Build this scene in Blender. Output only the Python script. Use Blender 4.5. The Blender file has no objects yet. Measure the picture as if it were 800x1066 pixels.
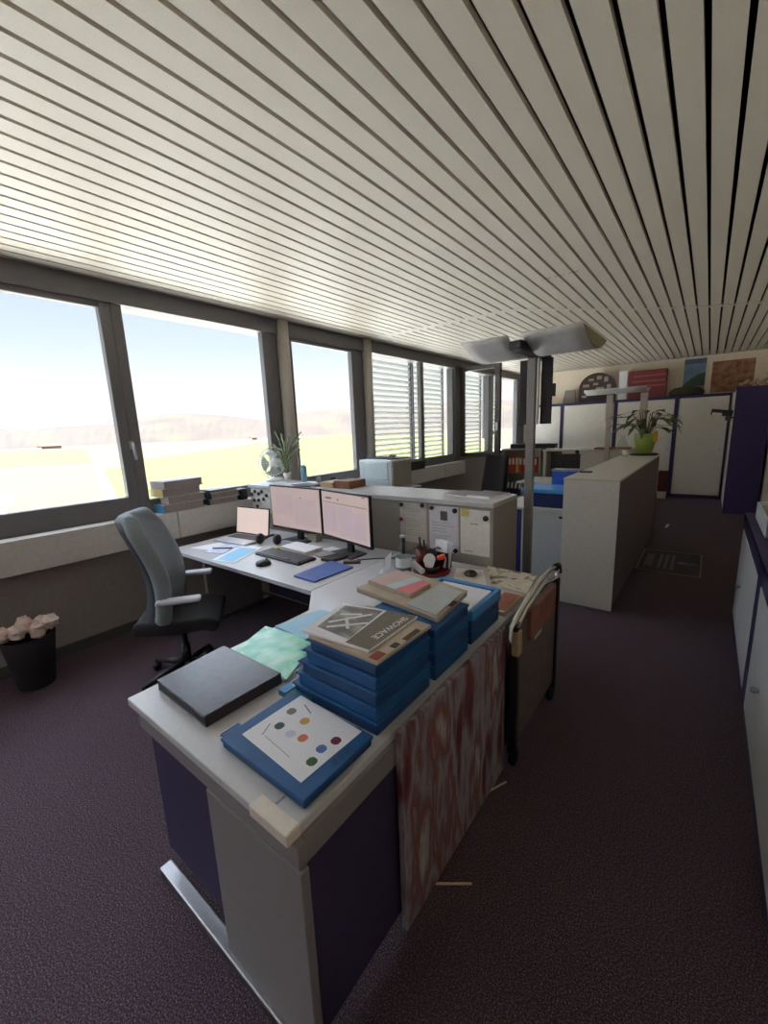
import bpy, bmesh, math, random
from mathutils import Matrix, Vector
random.seed(7)
S = bpy.context.scene
COL = S.collection
PI = math.pi

# ------------------------------------------------------------------ materials
def lin(c):
    c = c / 255.0
    return c / 12.92 if c <= .04045 else ((c + .055) / 1.055) ** 2.4
MATS = {}
def M(name, rgb, rough=.55, metal=0., noise=.06, scale=30., bump=0., spec=.5, emit=0.):
    if name in MATS: return MATS[name]
    m = bpy.data.materials.new(name); m.use_nodes = True
    nt = m.node_tree; b = nt.nodes['Principled BSDF']
    c = [lin(v) for v in rgb]
    tc = nt.nodes.new('ShaderNodeTexCoord'); nz = nt.nodes.new('ShaderNodeTexNoise')
    nz.inputs['Scale'].default_value = scale; nz.inputs['Detail'].default_value = 4
    nt.links.new(tc.outputs['Object'], nz.inputs['Vector'])
    rp = nt.nodes.new('ShaderNodeValToRGB')
    rp.color_ramp.elements[0].position = .3; rp.color_ramp.elements[1].position = .7
    rp.color_ramp.elements[0].color = [max(0, v * (1 - noise)) for v in c] + [1]
    rp.color_ramp.elements[1].color = [min(1, v * (1 + noise)) for v in c] + [1]
    nt.links.new(nz.outputs['Fac'], rp.inputs['Fac'])
    nt.links.new(rp.outputs['Color'], b.inputs['Base Color'])
    b.inputs['Roughness'].default_value = rough; b.inputs['Metallic'].default_value = metal
    b.inputs['Specular IOR Level'].default_value = spec
    if emit:
        nt.links.new(rp.outputs['Color'], b.inputs['Emission Color']); b.inputs['Emission Strength'].default_value = emit
        nt.links.remove(b.inputs['Base Color'].links[0]); b.inputs['Base Color'].default_value = (.03, .03, .035, 1)
    if bump:
        bp = nt.nodes.new('ShaderNodeBump'); bp.inputs['Strength'].default_value = bump; bp.inputs['Distance'].default_value = .01
        nt.links.new(nz.outputs['Fac'], bp.inputs['Height']); nt.links.new(bp.outputs['Normal'], b.inputs['Normal'])
    MATS[name] = m; return m

def ramp_mat(name, scale, stops, rough=.9, bump=0., mapping=(1, 1, 1), detail=6, distort=0., constant=False):
    m = bpy.data.materials.new(name); m.use_nodes = True
    nt = m.node_tree; b = nt.nodes['Principled BSDF']
    tc = nt.nodes.new('ShaderNodeTexCoord'); mp = nt.nodes.new('ShaderNodeMapping'); mp.inputs['Scale'].default_value = mapping
    nz = nt.nodes.new('ShaderNodeTexNoise'); nz.inputs['Scale'].default_value = scale; nz.inputs['Detail'].default_value = detail
    nz.inputs['Distortion'].default_value = distort
    nt.links.new(tc.outputs['Object'], mp.inputs['Vector']); nt.links.new(mp.outputs['Vector'], nz.inputs['Vector'])
    rp = nt.nodes.new('ShaderNodeValToRGB')
    if constant: rp.color_ramp.interpolation = 'CONSTANT'
    els = rp.color_ramp.elements
    while len(els) < len(stops): els.new(.5)
    for e, (p, rgb) in zip(els, stops):
        e.position = p; e.color = [lin(v) for v in rgb] + [1]
    nt.links.new(nz.outputs['Fac'], rp.inputs['Fac']); nt.links.new(rp.outputs['Color'], b.inputs['Base Color'])
    b.inputs['Roughness'].default_value = rough
    if bump:
        bp = nt.nodes.new('ShaderNodeBump'); bp.inputs['Strength'].default_value = bump; bp.inputs['Distance'].default_value = .01
        nt.links.new(nz.outputs['Fac'], bp.inputs['Height']); nt.links.new(bp.outputs['Normal'], b.inputs['Normal'])
    MATS[name] = m; return m

def glass_mat(name, tint=(1, 1, 1), refl=.06, rough=0.):
    m = bpy.data.materials.new(name); m.use_nodes = True
    nt = m.node_tree; nt.nodes.clear()
    o = nt.nodes.new('ShaderNodeOutputMaterial'); mx = nt.nodes.new('ShaderNodeMixShader')
    tr = nt.nodes.new('ShaderNodeBsdfTransparent'); gl = nt.nodes.new('ShaderNodeBsdfGlossy')
    fr = nt.nodes.new('ShaderNodeFresnel'); fr.inputs['IOR'].default_value = 1 + refl * 7
    tr.inputs['Color'].default_value = (*tint, 1); gl.inputs['Roughness'].default_value = rough
    ge = nt.nodes.new('ShaderNodeNewGeometry'); ml = nt.nodes.new('ShaderNodeMath'); ml.operation = 'SUBTRACT'; ml.use_clamp = True
    nt.links.new(fr.outputs['Fac'], ml.inputs[0]); nt.links.new(ge.outputs['Backfacing'], ml.inputs[1])   # only the entry face reflects
    nt.links.new(ml.outputs['Value'], mx.inputs['Fac']); nt.links.new(tr.outputs['BSDF'], mx.inputs[1])
    nt.links.new(gl.outputs['BSDF'], mx.inputs[2]); nt.links.new(mx.outputs['Shader'], o.inputs['Surface'])
    MATS[name] = m; return m

carpet = ramp_mat('carpet', 210, [(.34, (26, 20, 32)), (.44, (56, 44, 60)), (.5, (72, 58, 70)), (.56, (90, 68, 76)), (.66, (130, 116, 128))], .95, .3, detail=9)
_nt = carpet.node_tree; _b = _nt.nodes['Principled BSDF']
_tc = _nt.nodes.new('ShaderNodeTexCoord'); _n2 = _nt.nodes.new('ShaderNodeTexNoise'); _n2.inputs['Scale'].default_value = 240; _n2.inputs['Detail'].default_value = 6
_nt.links.new(_tc.outputs['Object'], _n2.inputs['Vector'])
_mx = _nt.nodes.new('ShaderNodeMix'); _mx.data_type = 'RGBA'; _mx.blend_type = 'OVERLAY'; _mx.inputs['Factor'].default_value = .8
_src = _b.inputs['Base Color'].links[0].from_socket
_nt.links.new(_src, _mx.inputs['A']); _nt.links.new(_n2.outputs['Color'], _mx.inputs['B']); _nt.links.new(_mx.outputs['Result'], _b.inputs['Base Color'])
ceilm = M('ceiling_boards', (207, 199, 187), .5, noise=.04, scale=140)
dark = M('ceiling_void', (40, 32, 38), .9)
frame = M('window_aluminium', (104, 102, 106), .45, noise=.05, scale=8)
colm = M('column_paint', (176, 170, 162), .5)
sillm = M('sill_laminate', (200, 197, 197), .5)
wallp = M('wall_paint', (236, 224, 206), .8)
wallg = M('wall_grey', (150, 145, 142), .8)
terr = M('added_terrace_gravel', (204, 202, 197), .95, noise=.08, scale=6)  # pale gravel of the added terrace, throws sunlight up to the ceiling
lam = M('desk_laminate', (202, 203, 210), .27, noise=.03, scale=60)
lam2 = M('desk_apron', (136, 132, 135), .5, noise=.04, scale=60)
capm = M('cap_plastic', (222, 214, 206), .5)
navy = M('navy_panel', (56, 46, 80), .7, noise=.18, scale=90)
navy2 = M('navy_fabric', (74, 62, 116), .9, noise=.22, scale=70)
navyf = M('navy_frame', (54, 46, 92), .6)
steel = M('brushed_steel', (170, 170, 176), .35, 1., scale=80)
chrome = M('chrome', (225, 222, 216), .16, 1., noise=.02)
greyp = M('grey_post', (138, 136, 138), .45, .3)
blk = M('black_plastic', (26, 24, 28), .45, noise=.1)
blkm = M('black_mesh', (30, 28, 32), .9, noise=.3, scale=120)
white = M('white_paper', (236, 237, 247), .7, noise=.02)
cream = M('cream_card', (186, 172, 156), .7, noise=.08, scale=20)
offw = M('white_lacquer', (214, 210, 204), .5, noise=.03)
doorm = M('cabinet_door', (230, 227, 220), .5, noise=.03, scale=12)
counter = M('counter_laminate', (206, 202, 196), .4, noise=.03, scale=40)
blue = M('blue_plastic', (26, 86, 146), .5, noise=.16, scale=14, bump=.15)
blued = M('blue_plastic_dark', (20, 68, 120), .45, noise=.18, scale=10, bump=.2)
bluel = M('blue_rim', (64, 140, 206), .4, noise=.08)
royal = M('royal_blue', (44, 92, 200), .5)
sky_b = M('pale_blue_paper', (168, 214, 244), .6, noise=.05)
mint = ramp_mat('mint_sleeve', 14, [(.3, (80, 190, 160)), (.5, (140, 222, 196)), (.68, (196, 244, 224))], .25, .25)
leather = M('black_leather', (66, 62, 76), .27, noise=.12, scale=30, bump=.07)
leather_s = M('notebook_edge', (38, 30, 32), .7, noise=.2, scale=60)
red = M('dark_red_plastic', (104, 24, 32), .35)
orange = M('orange_rubber', (232, 92, 60), .5)
pink = M('pink_print', (224, 128, 136), .6)
grey_l = M('light_grey_print', (184, 190, 194), .6)
greyd = M('dark_grey', (78, 76, 80), .6)
brown = M('brown_card', (138, 104, 84), .8, noise=.15, scale=16)
wood = M('light_wood', (186, 158, 122), .6, noise=.1, scale=9)
screen = M('lit_screen', (206, 184, 180), .4, noise=.03, scale=6, emit=.32)
chairm = M('chair_fabric', (134, 144, 154), .8, noise=.08, scale=90, bump=.1)
chaird = M('chair_shell', (62, 64, 70), .6)
armm = M('armrest_pad', (190, 192, 208), .4)
green = M('leaf_green', (92, 104, 66), .6, noise=.3, scale=20)
lime = M('lime_ceramic', (158, 178, 84), .35, noise=.08)
yellow = M('yellow_ceramic', (228, 190, 60), .4)
fanw = M('fan_plastic', (226, 228, 226), .4)
slat = M('blind_slat', (214, 214, 208), .5)
soil = M('soil', (50, 40, 34), .9, noise=.3, scale=60)
glass = glass_mat('window_glass', (.97, .99, .98), .05)
glass2 = glass_mat('bottle_glass', (.95, .97, .96), .09)
lampw = M('lamp_metal', (222, 222, 224), .5)
olive = M('lamp_end_cap', (132, 124, 92), .6)

# ------------------------------------------------------------------ mesh builder
class MB:
    def __init__(s): s.v = []; s.f = []; s.mi = []; s.k = 0; s.sm = []
    def add(s, vs, fs, smooth=False):
        o = len(s.v); s.v += [tuple(v) for v in vs]
        for f in fs: s.f.append([o + i for i in f]); s.mi.append(s.k); s.sm.append(smooth)
        return s
    def mat(s, k): s.k = k; return s
    def box(s, x0, x1, y0, y1, z0, z1):
        if x1 < x0: x0, x1 = x1, x0
        if y1 < y0: y0, y1 = y1, y0
        if z1 < z0: z0, z1 = z1, z0
        v = [(x, y, z) for z in (z0, z1) for x, y in ((x0, y0), (x1, y0), (x1, y1), (x0, y1))]
        return s.add(v, [(3, 2, 1, 0), (4, 5, 6, 7), (0, 1, 5, 4), (1, 2, 6, 5), (2, 3, 7, 6), (3, 0, 4, 7)])
    def obox(s, c, size, rz=0, rx=0, ry=0):
        R = Matrix.Translation(c) @ Matrix.Rotation(rz, 4, 'Z') @ Matrix.Rotation(ry, 4, 'Y') @ Matrix.Rotation(rx, 4, 'X')
        hx, hy, hz = [q / 2 for q in size]
        v = [R @ Vector((x, y, z)) for z in (-hz, hz) for x, y in ((-hx, -hy), (hx, -hy), (hx, hy), (-hx, hy))]
        return s.add(v, [(3, 2, 1, 0), (4, 5, 6, 7), (0, 1, 5, 4), (1, 2, 6, 5), (2, 3, 7, 6), (3, 0, 4, 7)])
    def prism(s, pts, z0, z1):          # pts [(x,y)], any winding
        a = sum(pts[i][0] * pts[(i + 1) % len(pts)][1] - pts[(i + 1) % len(pts)][0] * pts[i][1] for i in range(len(pts)))
        if a < 0: pts = pts[::-1]
        n = len(pts)
        v = [(x, y, z0) for x, y in pts] + [(x, y, z1) for x, y in pts]
        return s.add(v, [tuple(range(n))[::-1], tuple(range(n, 2 * n))] + [(i, (i + 1) % n, n + (i + 1) % n, n + i) for i in range(n)])
    def slab(s, top, t):                # top: 4 corner points (3d), thickness t downwards
        top = [Vector(p) for p in top]; n = len(top)
        if (top[1] - top[0]).cross(top[2] - top[1]).z < 0: top = top[::-1]
        bot = [p - Vector((0, 0, t)) for p in top]
        return s.add(bot + top, [tuple(range(n))[::-1], tuple(range(n, 2 * n))] + [(i, (i + 1) % n, n + (i + 1) % n, n + i) for i in range(n)])
    def tube(s, pts, r, n=8, closed=False):
        pts = [Vector(p) for p in pts]; N = len(pts); rings = []
        up = Vector((0, 0, 1)); prev = None
        for i, p in enumerate(pts):
            a = pts[(i - 1) % N] if (closed or i > 0) else p
            b = pts[(i + 1) % N] if (closed or i < N - 1) else p
            t = (b - a).normalized()
            if prev is None:
                prev = t.cross(up if abs(t.z) < .9 else Vector((1, 0, 0))).normalized()
            u = (prev - t * prev.dot(t)).normalized(); w = t.cross(u); prev = u
            rr = r[i] if isinstance(r, (list, tuple)) else r
            rings.append([p + (u * math.cos(2 * PI * k / n) + w * math.sin(2 * PI * k / n)) * rr for k in range(n)])
        v = [q for ring in rings for q in ring]; f = []
        for i in range(N if closed else N - 1):
            j = (i + 1) % N
            for k in range(n): f.append((i * n + k, i * n + (k + 1) % n, j * n + (k + 1) % n, j * n + k))
        if not closed: f += [tuple(range(n))[::-1], tuple((N - 1) * n + k for k in range(n))]
        return s.add(v, f, True)
    def lathe(s, prof, c=(0, 0, 0), n=24, axis='Z', cap=True):
        v = []; f = []
        for r, z in prof:
            for k in range(n):
                a = 2 * PI * k / n; x, y = r * math.cos(a), r * math.sin(a)
                q = (x, y, z) if axis == 'Z' else ((x, z, y) if axis == 'Y' else (z, x, y))
                v.append((c[0] + q[0], c[1] + q[1], c[2] + q[2]))
        for i in range(len(prof) - 1):
            for k in range(n): f.append((i * n + k, i * n + (k + 1) % n, (i + 1) * n + (k + 1) % n, (i + 1) * n + k))
        if cap:
            f.append(tuple(range(n))[::-1]); f.append(tuple((len(prof) - 1) * n + k for k in range(n)))
        return s.add(v, f, True)
    def grid(s, fn, nu, nv, thick=None):
        v = [fn(i / nu, j / nv) for i in range(nu + 1) for j in range(nv + 1)]
        f = [(i * (nv + 1) + j, (i + 1) * (nv + 1) + j, (i + 1) * (nv + 1) + j + 1, i * (nv + 1) + j + 1) for i in range(nu) for j in range(nv)]
        return s.add(v, f, True)

def part(name, mb, mats, parent=None, bevel=0., seg=2, solid=0., subsurf=0, world=True, **props):
    if not isinstance(mats, (list, tuple)): mats = [mats]
    me = bpy.data.meshes.new(name)
    vs = mb.v
    if world and parent is not None:
        inv = wm(parent).inverted(); vs = [tuple(inv @ Vector(v)) for v in vs]
    base = Vector((0, 0, 0))
    top = parent is None
    if top:                                   # origin of a top-level mesh at its base
        xs = [v[0] for v in vs]; ys = [v[1] for v in vs]; zs = [v[2] for v in vs]
        base = Vector(((min(xs) + max(xs)) / 2, (min(ys) + max(ys)) / 2, min(zs)))
        vs = [(v[0] - base.x, v[1] - base.y, v[2] - base.z) for v in vs]
    me.from_pydata(vs, [], mb.f); me.validate()
    for m in mats: me.materials.append(m)
    if len(me.polygons) == len(mb.f):
        for p, k, sm in zip(me.polygons, mb.mi, mb.sm): p.material_index = k; p.use_smooth = sm
    bm = bmesh.new(); bm.from_mesh(me); bmesh.ops.recalc_face_normals(bm, faces=bm.faces); bm.to_mesh(me); bm.free()
    o = bpy.data.objects.new(name, me); COL.objects.link(o); o.location = base
    if parent is not None: o.parent = parent
    if solid:
        d = o.modifiers.new('s', 'SOLIDIFY'); d.thickness = solid; d.offset = 0
    if bevel:
        d = o.modifiers.new('b', 'BEVEL'); d.width = bevel; d.segments = seg; d.limit_method = 'ANGLE'; d.angle_limit = .6
    if subsurf:
        d = o.modifiers.new('u', 'SUBSURF'); d.levels = subsurf; d.render_levels = subsurf
    for k, v in props.items(): o[k] = v
    return o
WMC = {}
def wm(o):
    m = Matrix.Translation(o.location) @ o.rotation_euler.to_matrix().to_4x4()
    return wm(o.parent) @ m if o.parent else m
def thing(name, label, cat, loc, rz=0, group=None):
    o = bpy.data.objects.new(name, None); COL.objects.link(o); o.location = loc; o.rotation_euler = (0, 0, rz)
    o.empty_display_size = .05
    o['label'] = label; o['category'] = cat
    if group: o['group'] = group
    return o
def one(name, mb, mats, label, cat, group=None, **kw):
    o = part(name, mb, mats, None, **kw); o['label'] = label; o['category'] = cat
    if group: o['group'] = group
    return o
def struct(name, mb, mats, parent=None, **kw):
    o = part(name, mb, mats, parent, **kw)
    if parent is None: o['kind'] = 'structure'
    return o
def copy_tree(o, parent=None):
    c = o.copy(); COL.objects.link(c)
    if parent: c.parent = parent
    for ch in list(o.children): copy_tree(ch, c)
    return c
def text_mb(txt, size, depth=.0006):
    cu = bpy.data.curves.new('t', 'FONT'); cu.body = txt; cu.size = size; cu.extrude = depth
    cu.align_x = 'CENTER'; cu.align_y = 'CENTER'
    ob = bpy.data.objects.new('t', cu); COL.objects.link(ob)
    dg = bpy.context.evaluated_depsgraph_get(); me = bpy.data.meshes.new_from_object(ob.evaluated_get(dg))
    mb = MB(); mb.add([tuple(v.co) for v in me.vertices], [tuple(p.vertices) for p in me.polygons])
    bpy.data.objects.remove(ob); bpy.data.curves.remove(cu); bpy.data.meshes.remove(me)
    return mb
def xform(mb, mat):
    mb.v = [tuple(mat @ Vector(v)) for v in mb.v]; return mb

# ------------------------------------------------------------------ camera
f_px = 431.514
yaw, pitch, roll = math.radians(37.97809), math.radians(11.1498), math.radians(2.29163)
H = 1.62
fw = Vector((-math.sin(yaw) * math.cos(pitch), math.cos(yaw) * math.cos(pitch), -math.sin(pitch)))
rt = Vector((math.cos(yaw), math.sin(yaw), 0)); dn = fw.cross(rt)
r2 = rt * math.cos(roll) + dn * math.sin(roll); d2 = -rt * math.sin(roll) + dn * math.cos(roll)
cd = bpy.data.cameras.new('camera'); cam = bpy.data.objects.new('camera', cd); COL.objects.link(cam)
cd.sensor_fit = 'HORIZONTAL'; cd.sensor_width = 36; cd.lens = f_px / 800 * 36; cd.clip_end = 6000; cd.clip_start = .02
mm = Matrix((r2, -d2, -fw)).transposed().to_4x4(); mm.translation = (0, 0, H); cam.matrix_world = mm
S.camera = cam

# ------------------------------------------------------------------ the room
ZC = 2.84
XL, XR, YB, YR = -3.87, .78, 10.95, -4.6
struct('floor', MB().box(-4.12, 1.0, YR - .2, YB + .2, -.2, 0), carpet)
cb = MB()
k = 0
x = -.003 - .111 * 35
segs = [(YR, 11.0)]
while x < XR:
    cb.box(x + .0105, x + .111 - .0105, YR, YB, ZC, ZC + .03); x += .111
struct('ceiling', cb, ceilm)
struct('ceiling_backing', MB().box(-4.12, 1.0, YR - .2, YB + .2, ZC + .1, ZC + .4), dark)
tj = MB()
pl = [(-3.86, 4.66), (-1.83, 4.68), (-1.27, 5.20), (-.78, 5.71), (-.106, 6.246), (.77, 6.72)]
w = .05
L = [(px, py - w) for px, py in pl]; U = [(px, py + w) for px, py in pl]
tj.prism(L + U[::-1], ZC - .002, ZC + .02)
struct('trim_1', tj, ceilm)
# small flush butt joints of single boards
bj = MB()
for xx, yy in ((-1.11, 3.95), (-1.0, 3.95), (-1.22, 3.95)):
    bj.box(xx - .04, xx + .04, yy, yy + .006, ZC - .0015, ZC + .001)
struct('trim_2', bj, greyd)

# left (window) wall: parapet, sill box, lintel
struct('wall_left', MB().box(-4.1, -3.82, YR, YB, 0, .97).box(-4.1, -3.84, YR, YB, 2.70, ZC + .1), [wallg])
lt = MB().box(-4.0, -3.80, YR, 8.9, 2.685, ZC)
struct('trim_3', lt, frame)
sb = MB()
ys = [YR, -1.45, .1, 1.72, 3.3, 4.9, 6.5, 7.30]
for a, b in zip(ys[:-1], ys[1:]): sb.box(-3.80, -3.66, a + .004, b - .004, .745, .985)
struct('trim_4', sb, sillm, bevel=.004)
struct('baseboard_left', MB().box(-3.82, -3.80, YR, YB, 0, .08), greyd)
ORD = 'first second third fourth fifth sixth seventh eighth ninth tenth'.split()
nwin = [0]
def window(ya, yb, za, zb, fr=.07, handle=None, glz=True, xo=-3.88):
    nwin[0] += 1
    m = MB()
    y0, y1, z0, z1 = ya - fr, yb + fr, za - (za - .975), zb + .05
    m.box(-3.90, -3.83, y0, ya, z0, z1).box(-3.90, -3.83, yb, y1, z0, z1)
    m.box(-3.90, -3.83, ya, yb, z0, za).box(-3.90, -3.83, ya, yb, zb, z1)
    o = struct('window_%d' % nwin[0], m, frame, bevel=.006)
    if glz: part('window_glass', MB().box(-3.885, -3.875, ya, yb, za, zb), glass, o)
    if handle:
        hy, hz = handle
        h = MB().box(-3.83, -3.815, hy - .014, hy + .014, hz - .035, hz + .035)
        h.tube([(-3.80, hy, hz + .02), (-3.775, hy, hz + .015), (-3.765, hy, hz - .03), (-3.765, hy + .005, hz - .12)], .011)
        h.tube([(-3.82, hy, hz + .02), (-3.79, hy, hz + .02)], .009)
        part('window_handle', h, steel, o)
    return o
window(-4.3, -2.55, 1.13, 2.66); window(-2.4, -.75, 1.13, 2.66)
window(-.6, 1.415, 1.15, 2.64, fr=.08)
window(1.58, 2.93, 1.105, 2.69, fr=.085, handle=(1.49, 1.58))
window(3.33, 4.34, 1.10, 2.645, fr=.10)
window(4.73, 6.02, 1.12, 2.69, fr=.05); window(6.12, 7.12, 1.12, 2.69, fr=.05)
window(7.5, 8.75, 1.08, 2.69, fr=.08, glz=False); window(9.0, 10.45, 1.05, 2.74, fr=.08)
cl = MB()
for y0 in (3.18, 4.625, -.675, -2.475):
    cl.lathe([(.068, .985), (.068, ZC)], (-3.80, y0, 0), n=20)
struct('column', cl, colm)
fl = MB()
for ya, yb in ((2.98, 3.27), (4.41, 4.71), (-.79, -.56), (-2.59, -2.36), (8.80, 8.95), (10.50, 10.95)): fl.box(-3.95, -3.835, ya, yb, .97, 2.75)
struct('trim_6', fl, frame)
struct('trim_5', MB().box(-3.98, -3.80, 7.17, 7.42, .97, 2.75), frame)
# back, right and rear walls
struct('wall_back', MB().box(-4.1, 1.0, YB, YB + .15, -.05, ZC + .1), wallp)
wr = MB().box(XR, XR + .2, YR, YB, 0, ZC + .1)
struct('wall_right', wr, wallp)
wq = MB().box(-4.1, 1.0, YR - .2, YR, 0, 1.0).box(-4.1, 1.0, YR - .2, YR, 2.66, ZC + .1).box(-4.1, -3.6, YR - .2, YR, 1.0, 2.66).box(-1.5, 1.0, YR - .2, YR, 1.0, 2.66)
struct('wall_rear', wq, wallp)
rw = MB()
for xx in (-3.6, -2.55, -1.57): rw.box(xx, xx + .07, YR - .14, YR - .06, 1.0, 2.66)
o = struct('window_10', rw, frame); part('window_glass', MB().box(-3.6, -1.5, YR - .105, YR - .095, 1.0, 2.66), glass, o)  # added window behind the camera, unseen, lets in fill light
# external venetian blinds
def blind(y0, y1, z0, z1, label, xo=-4.06, pitch=.083, tilt=-.62):
    t = thing('venetian_blind', label, 'blind', (xo, (y0 + y1) / 2, z0), group='outside venetian blinds')
    m = MB(); z = z0 + .03
    while z < z1:
        m.obox((xo, (y0 + y1) / 2, z), (.078, y1 - y0, .004), ry=tilt); z += pitch
    part('slats', m, slat, t)
    part('guide_rail', MB().box(xo - .02, xo + .02, y0 - .03, y0, z0 - .1, z1), frame, t)
    part('guide_rail', MB().box(xo - .02, xo + .02, y1, y1 + .03, z0 - .1, z1), frame, t)
    part('bottom_rail', MB().box(xo - .03, xo + .03, y0, y1, z0 - .02, z0 + .01), slat, t)
    part('head_box', MB().box(xo - .06, xo + .06, y0 - .03, y1 + .03, z1, z1 + .12), frame, t)
blind(4.74, 6.03, 1.02, 2.72, 'wide grey slatted blind outside the window behind the printer')
blind(6.13, 7.12, 1.02, 2.72, 'narrower grey slatted blind beside the open window sash')
blind(7.5, 8.80, 1.02, 2.72, 'grey slatted blind seen through the glass of the open sash', pitch=.083)
blind(9.0, 9.75, 1.45, 2.76, 'half lowered slatted blind in the last window by the back wall')

# open sash swung into the room
A = Vector((-3.80, 7.39)); B = Vector((-2.98, 7.32)); ang = math.atan2(B.y - A.y, B.x - A.x); Ls = (B - A).length
t = thing('window_sash', 'dark framed window sash standing open into the room', 'window', (A.x, A.y, 1.06), ang)
part('sash_frame', MB().box(0, .08, -.035, .035, 0, 1.64).box(Ls - .10, Ls, -.035, .035, 0, 1.64).box(.08, Ls - .1, -.035, .035, 0, .07).box(.08, Ls - .1, -.035, .035, 1.57, 1.64), M('sash_dark', (70, 64, 64), .5), t, bevel=.005, world=False)
part('pane', MB().box(.08, Ls - .1, -.006, .006, .07, 1.57), glass_mat('sash_glass', (.93, .95, .94), .09), t, world=False)
part('sash_handle', MB().box(Ls - .06, Ls - .03, -.06, -.035, .48, .62), steel, t, world=False)

# ------------------------------------------------------------------ outdoors
struct('added_bounce_terrace', MB().box(-12.6, -5.9, -16, 32, -.45, -.15), terr)  # added below the sightline to bounce sun onto the ceiling
struct('added_dark_strip', MB().box(-5.9, -4.13, -16, 32, -.45, -.15), M('dim_bounce_strip', (128, 126, 124), .9, noise=.1, scale=3))  # added darker strip, cuts the bounce on the ceiling near the windows
struct('added_terrace_slab', MB().box(-12.6, 1.2, YR - .25, YB + .25, -.8, -.46), terr)  # slab under the added terrace
GZ = -6.0
peach = M('stubble_field', (69, 62, 48), .95, noise=.05, scale=.02)
ygreen = M('young_crop_field', (68, 72, 30), .95, noise=.06, scale=.02)
ygreen2 = M('meadow_field', (64, 68, 33), .95, noise=.06, scale=.02)
roadm = M('field_track', (94, 91, 84), .95)
hillm = ramp_mat('wooded_hill', .012, [(.3, (51, 44, 41)), (.5, (57, 49, 46)), (.7, (62, 56, 45))], .95)
struct('ground', MB().box(-3000, 400, -1500, 4000, GZ - 1, GZ), peach)
def field(name, pts, m, dz):
    struct(name, MB().prism(pts, GZ - .2, GZ + dz), m)
field('field_1', [(-741.6, 80), (-741.6, 128.9), (-505.6, 157.1), (-174.3, 56.7), (-195.6, 33.1), (-260, -40), (-900, -140)], ygreen2, .03)
field('field_2', [(-126.6, 41.8), (-173.1, 70.0), (-348.0, 258.3), (-900, 900), (-700, 1100), (-43.5, 120), (-30, 60), (-49.5, 19.6), (-61.7, 21.1)], ygreen, .03)
field('road', [(-404.9, 124.9), (-393.7, 124.8), (-64.6, 22.4), (-40, 14.4), (-40, 13.3), (-66.8, 21.5)], roadm, .05)
field('field_3', [(-88.1, 14.2), (-87.7, 16.5), (-62.1, 10.3), (-64, 5), (-90, 6)], roadm, .04)
prof = [(-40, 60), (-20, 52), (0, 46), (10.22, 43.4), (13.22, 43.8), (15.67, 47.3), (18.28, 51.0), (21.06, 54.8), (25.12, 78.5), (28.27, 79.9), (32.67, 68.1), (36.14, 53.0), (39.84, 69.3), (43.6, 75.9), (47.44, 82.3), (55, 78), (65, 90), (80, 70), (100, 60)]
def hp(a):
    for (a0, h0), (a1, h1) in zip(prof[:-1], prof[1:]):
        if a0 <= a <= a1: return h0 + (h1 - h0) * (a - a0) / (a1 - a0)
    return 60
hm = MB(); NA = 280; rows = [(1150, 0), (1250, .3), (1350, .6), (1430, .82), (1500, 1), (1700, .8), (2100, .2)]
vv = []
for i in range(NA + 1):
    a = -40 + 140 * i / NA
    for R_, s_ in rows:
        h = GZ + (hp(a) - GZ) * s_ + (random.uniform(-.8, .8) if 0 < s_ else 0)
        vv.append((-R_ * math.cos(math.radians(a)), R_ * math.sin(math.radians(a)), h))
nr = len(rows)
hm.add(vv, [(i * nr + j, i * nr + j + 1, (i + 1) * nr + j + 1, (i + 1) * nr + j) for i in range(NA) for j in range(nr - 1)])
struct('hills', hm, hillm)
roofm = M('barn_roof', (84, 66, 58), .9); barnw = M('barn_wall', (110, 92, 80), .9)
def barn(name, x, y, lx, ly, h, label):
    t = thing(name, label, 'building', (x, y, GZ), .2)
    part('walls', MB().box(-lx / 2, lx / 2, -ly / 2, ly / 2, 0, h * .6), barnw, t, world=False)
    r = MB(); e = lx * .08
    r.add([(-lx / 2 - e, -ly / 2 - e, h * .55), (lx / 2 + e, -ly / 2 - e, h * .55), (lx / 2 + e, ly / 2 + e, h * .55), (-lx / 2 - e, ly / 2 + e, h * .55), (0, -ly / 2 - e, h), (0, ly / 2 + e, h)],
          [(0, 1, 4), (2, 3, 5), (1, 2, 5, 4), (3, 0, 4, 5), (0, 3, 2, 1)])
    part('roof', r, roofm, t, world=False)
barn('barn', -780, 192, 12, 26, 7, 'long brown barn out in the fields, seen through the left window')
barn('farmhouse', -700, 560, 10, 14, 8, 'small distant farmhouse at the foot of the hills, through the middle window')
barn('farmhouse', -640, 450, 8, 12, 6.5, 'lower distant farm shed left of the farmhouse below the hills')

# ------------------------------------------------------------------ near desk (return)
DH = .72
t = thing('desk', 'light grey L-shaped desk return piled with blue trays, nearest the camera', 'desk', (-1.1, 1.4, 0))
tp = MB().prism([(-1.56, .467), (-.775, .467), (-.775, 2.43), (-1.755, 2.43), (-1.755, 1.53), (-1.565, 1.335)], .69, DH)
part('tabletop', tp, lam, t, bevel=.004)
part('edge_rail', MB().box(-.771, -.68, .50, 2.43, .69, DH), lam, t, bevel=.004)
part('corner_cap', MB().box(-.826, -.68, .462, .505, .688, DH + .0015), capm, t, bevel=.004, label='pale corner cap')
part('apron', MB().box(-1.50, -.66, .475, .50, .625, .69).box(-.70, -.668, .50, 2.40, .615, .692), lam2, t, bevel=.003)
part('leg', MB().box(-1.06, -.652, .47, .497, .0, .626), lam2, t, bevel=.003)
part('foot_bar', MB().box(-1.50, -.66, .455, .50, 0, .035), steel, t, bevel=.006, label='pale metal foot bar')
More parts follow.
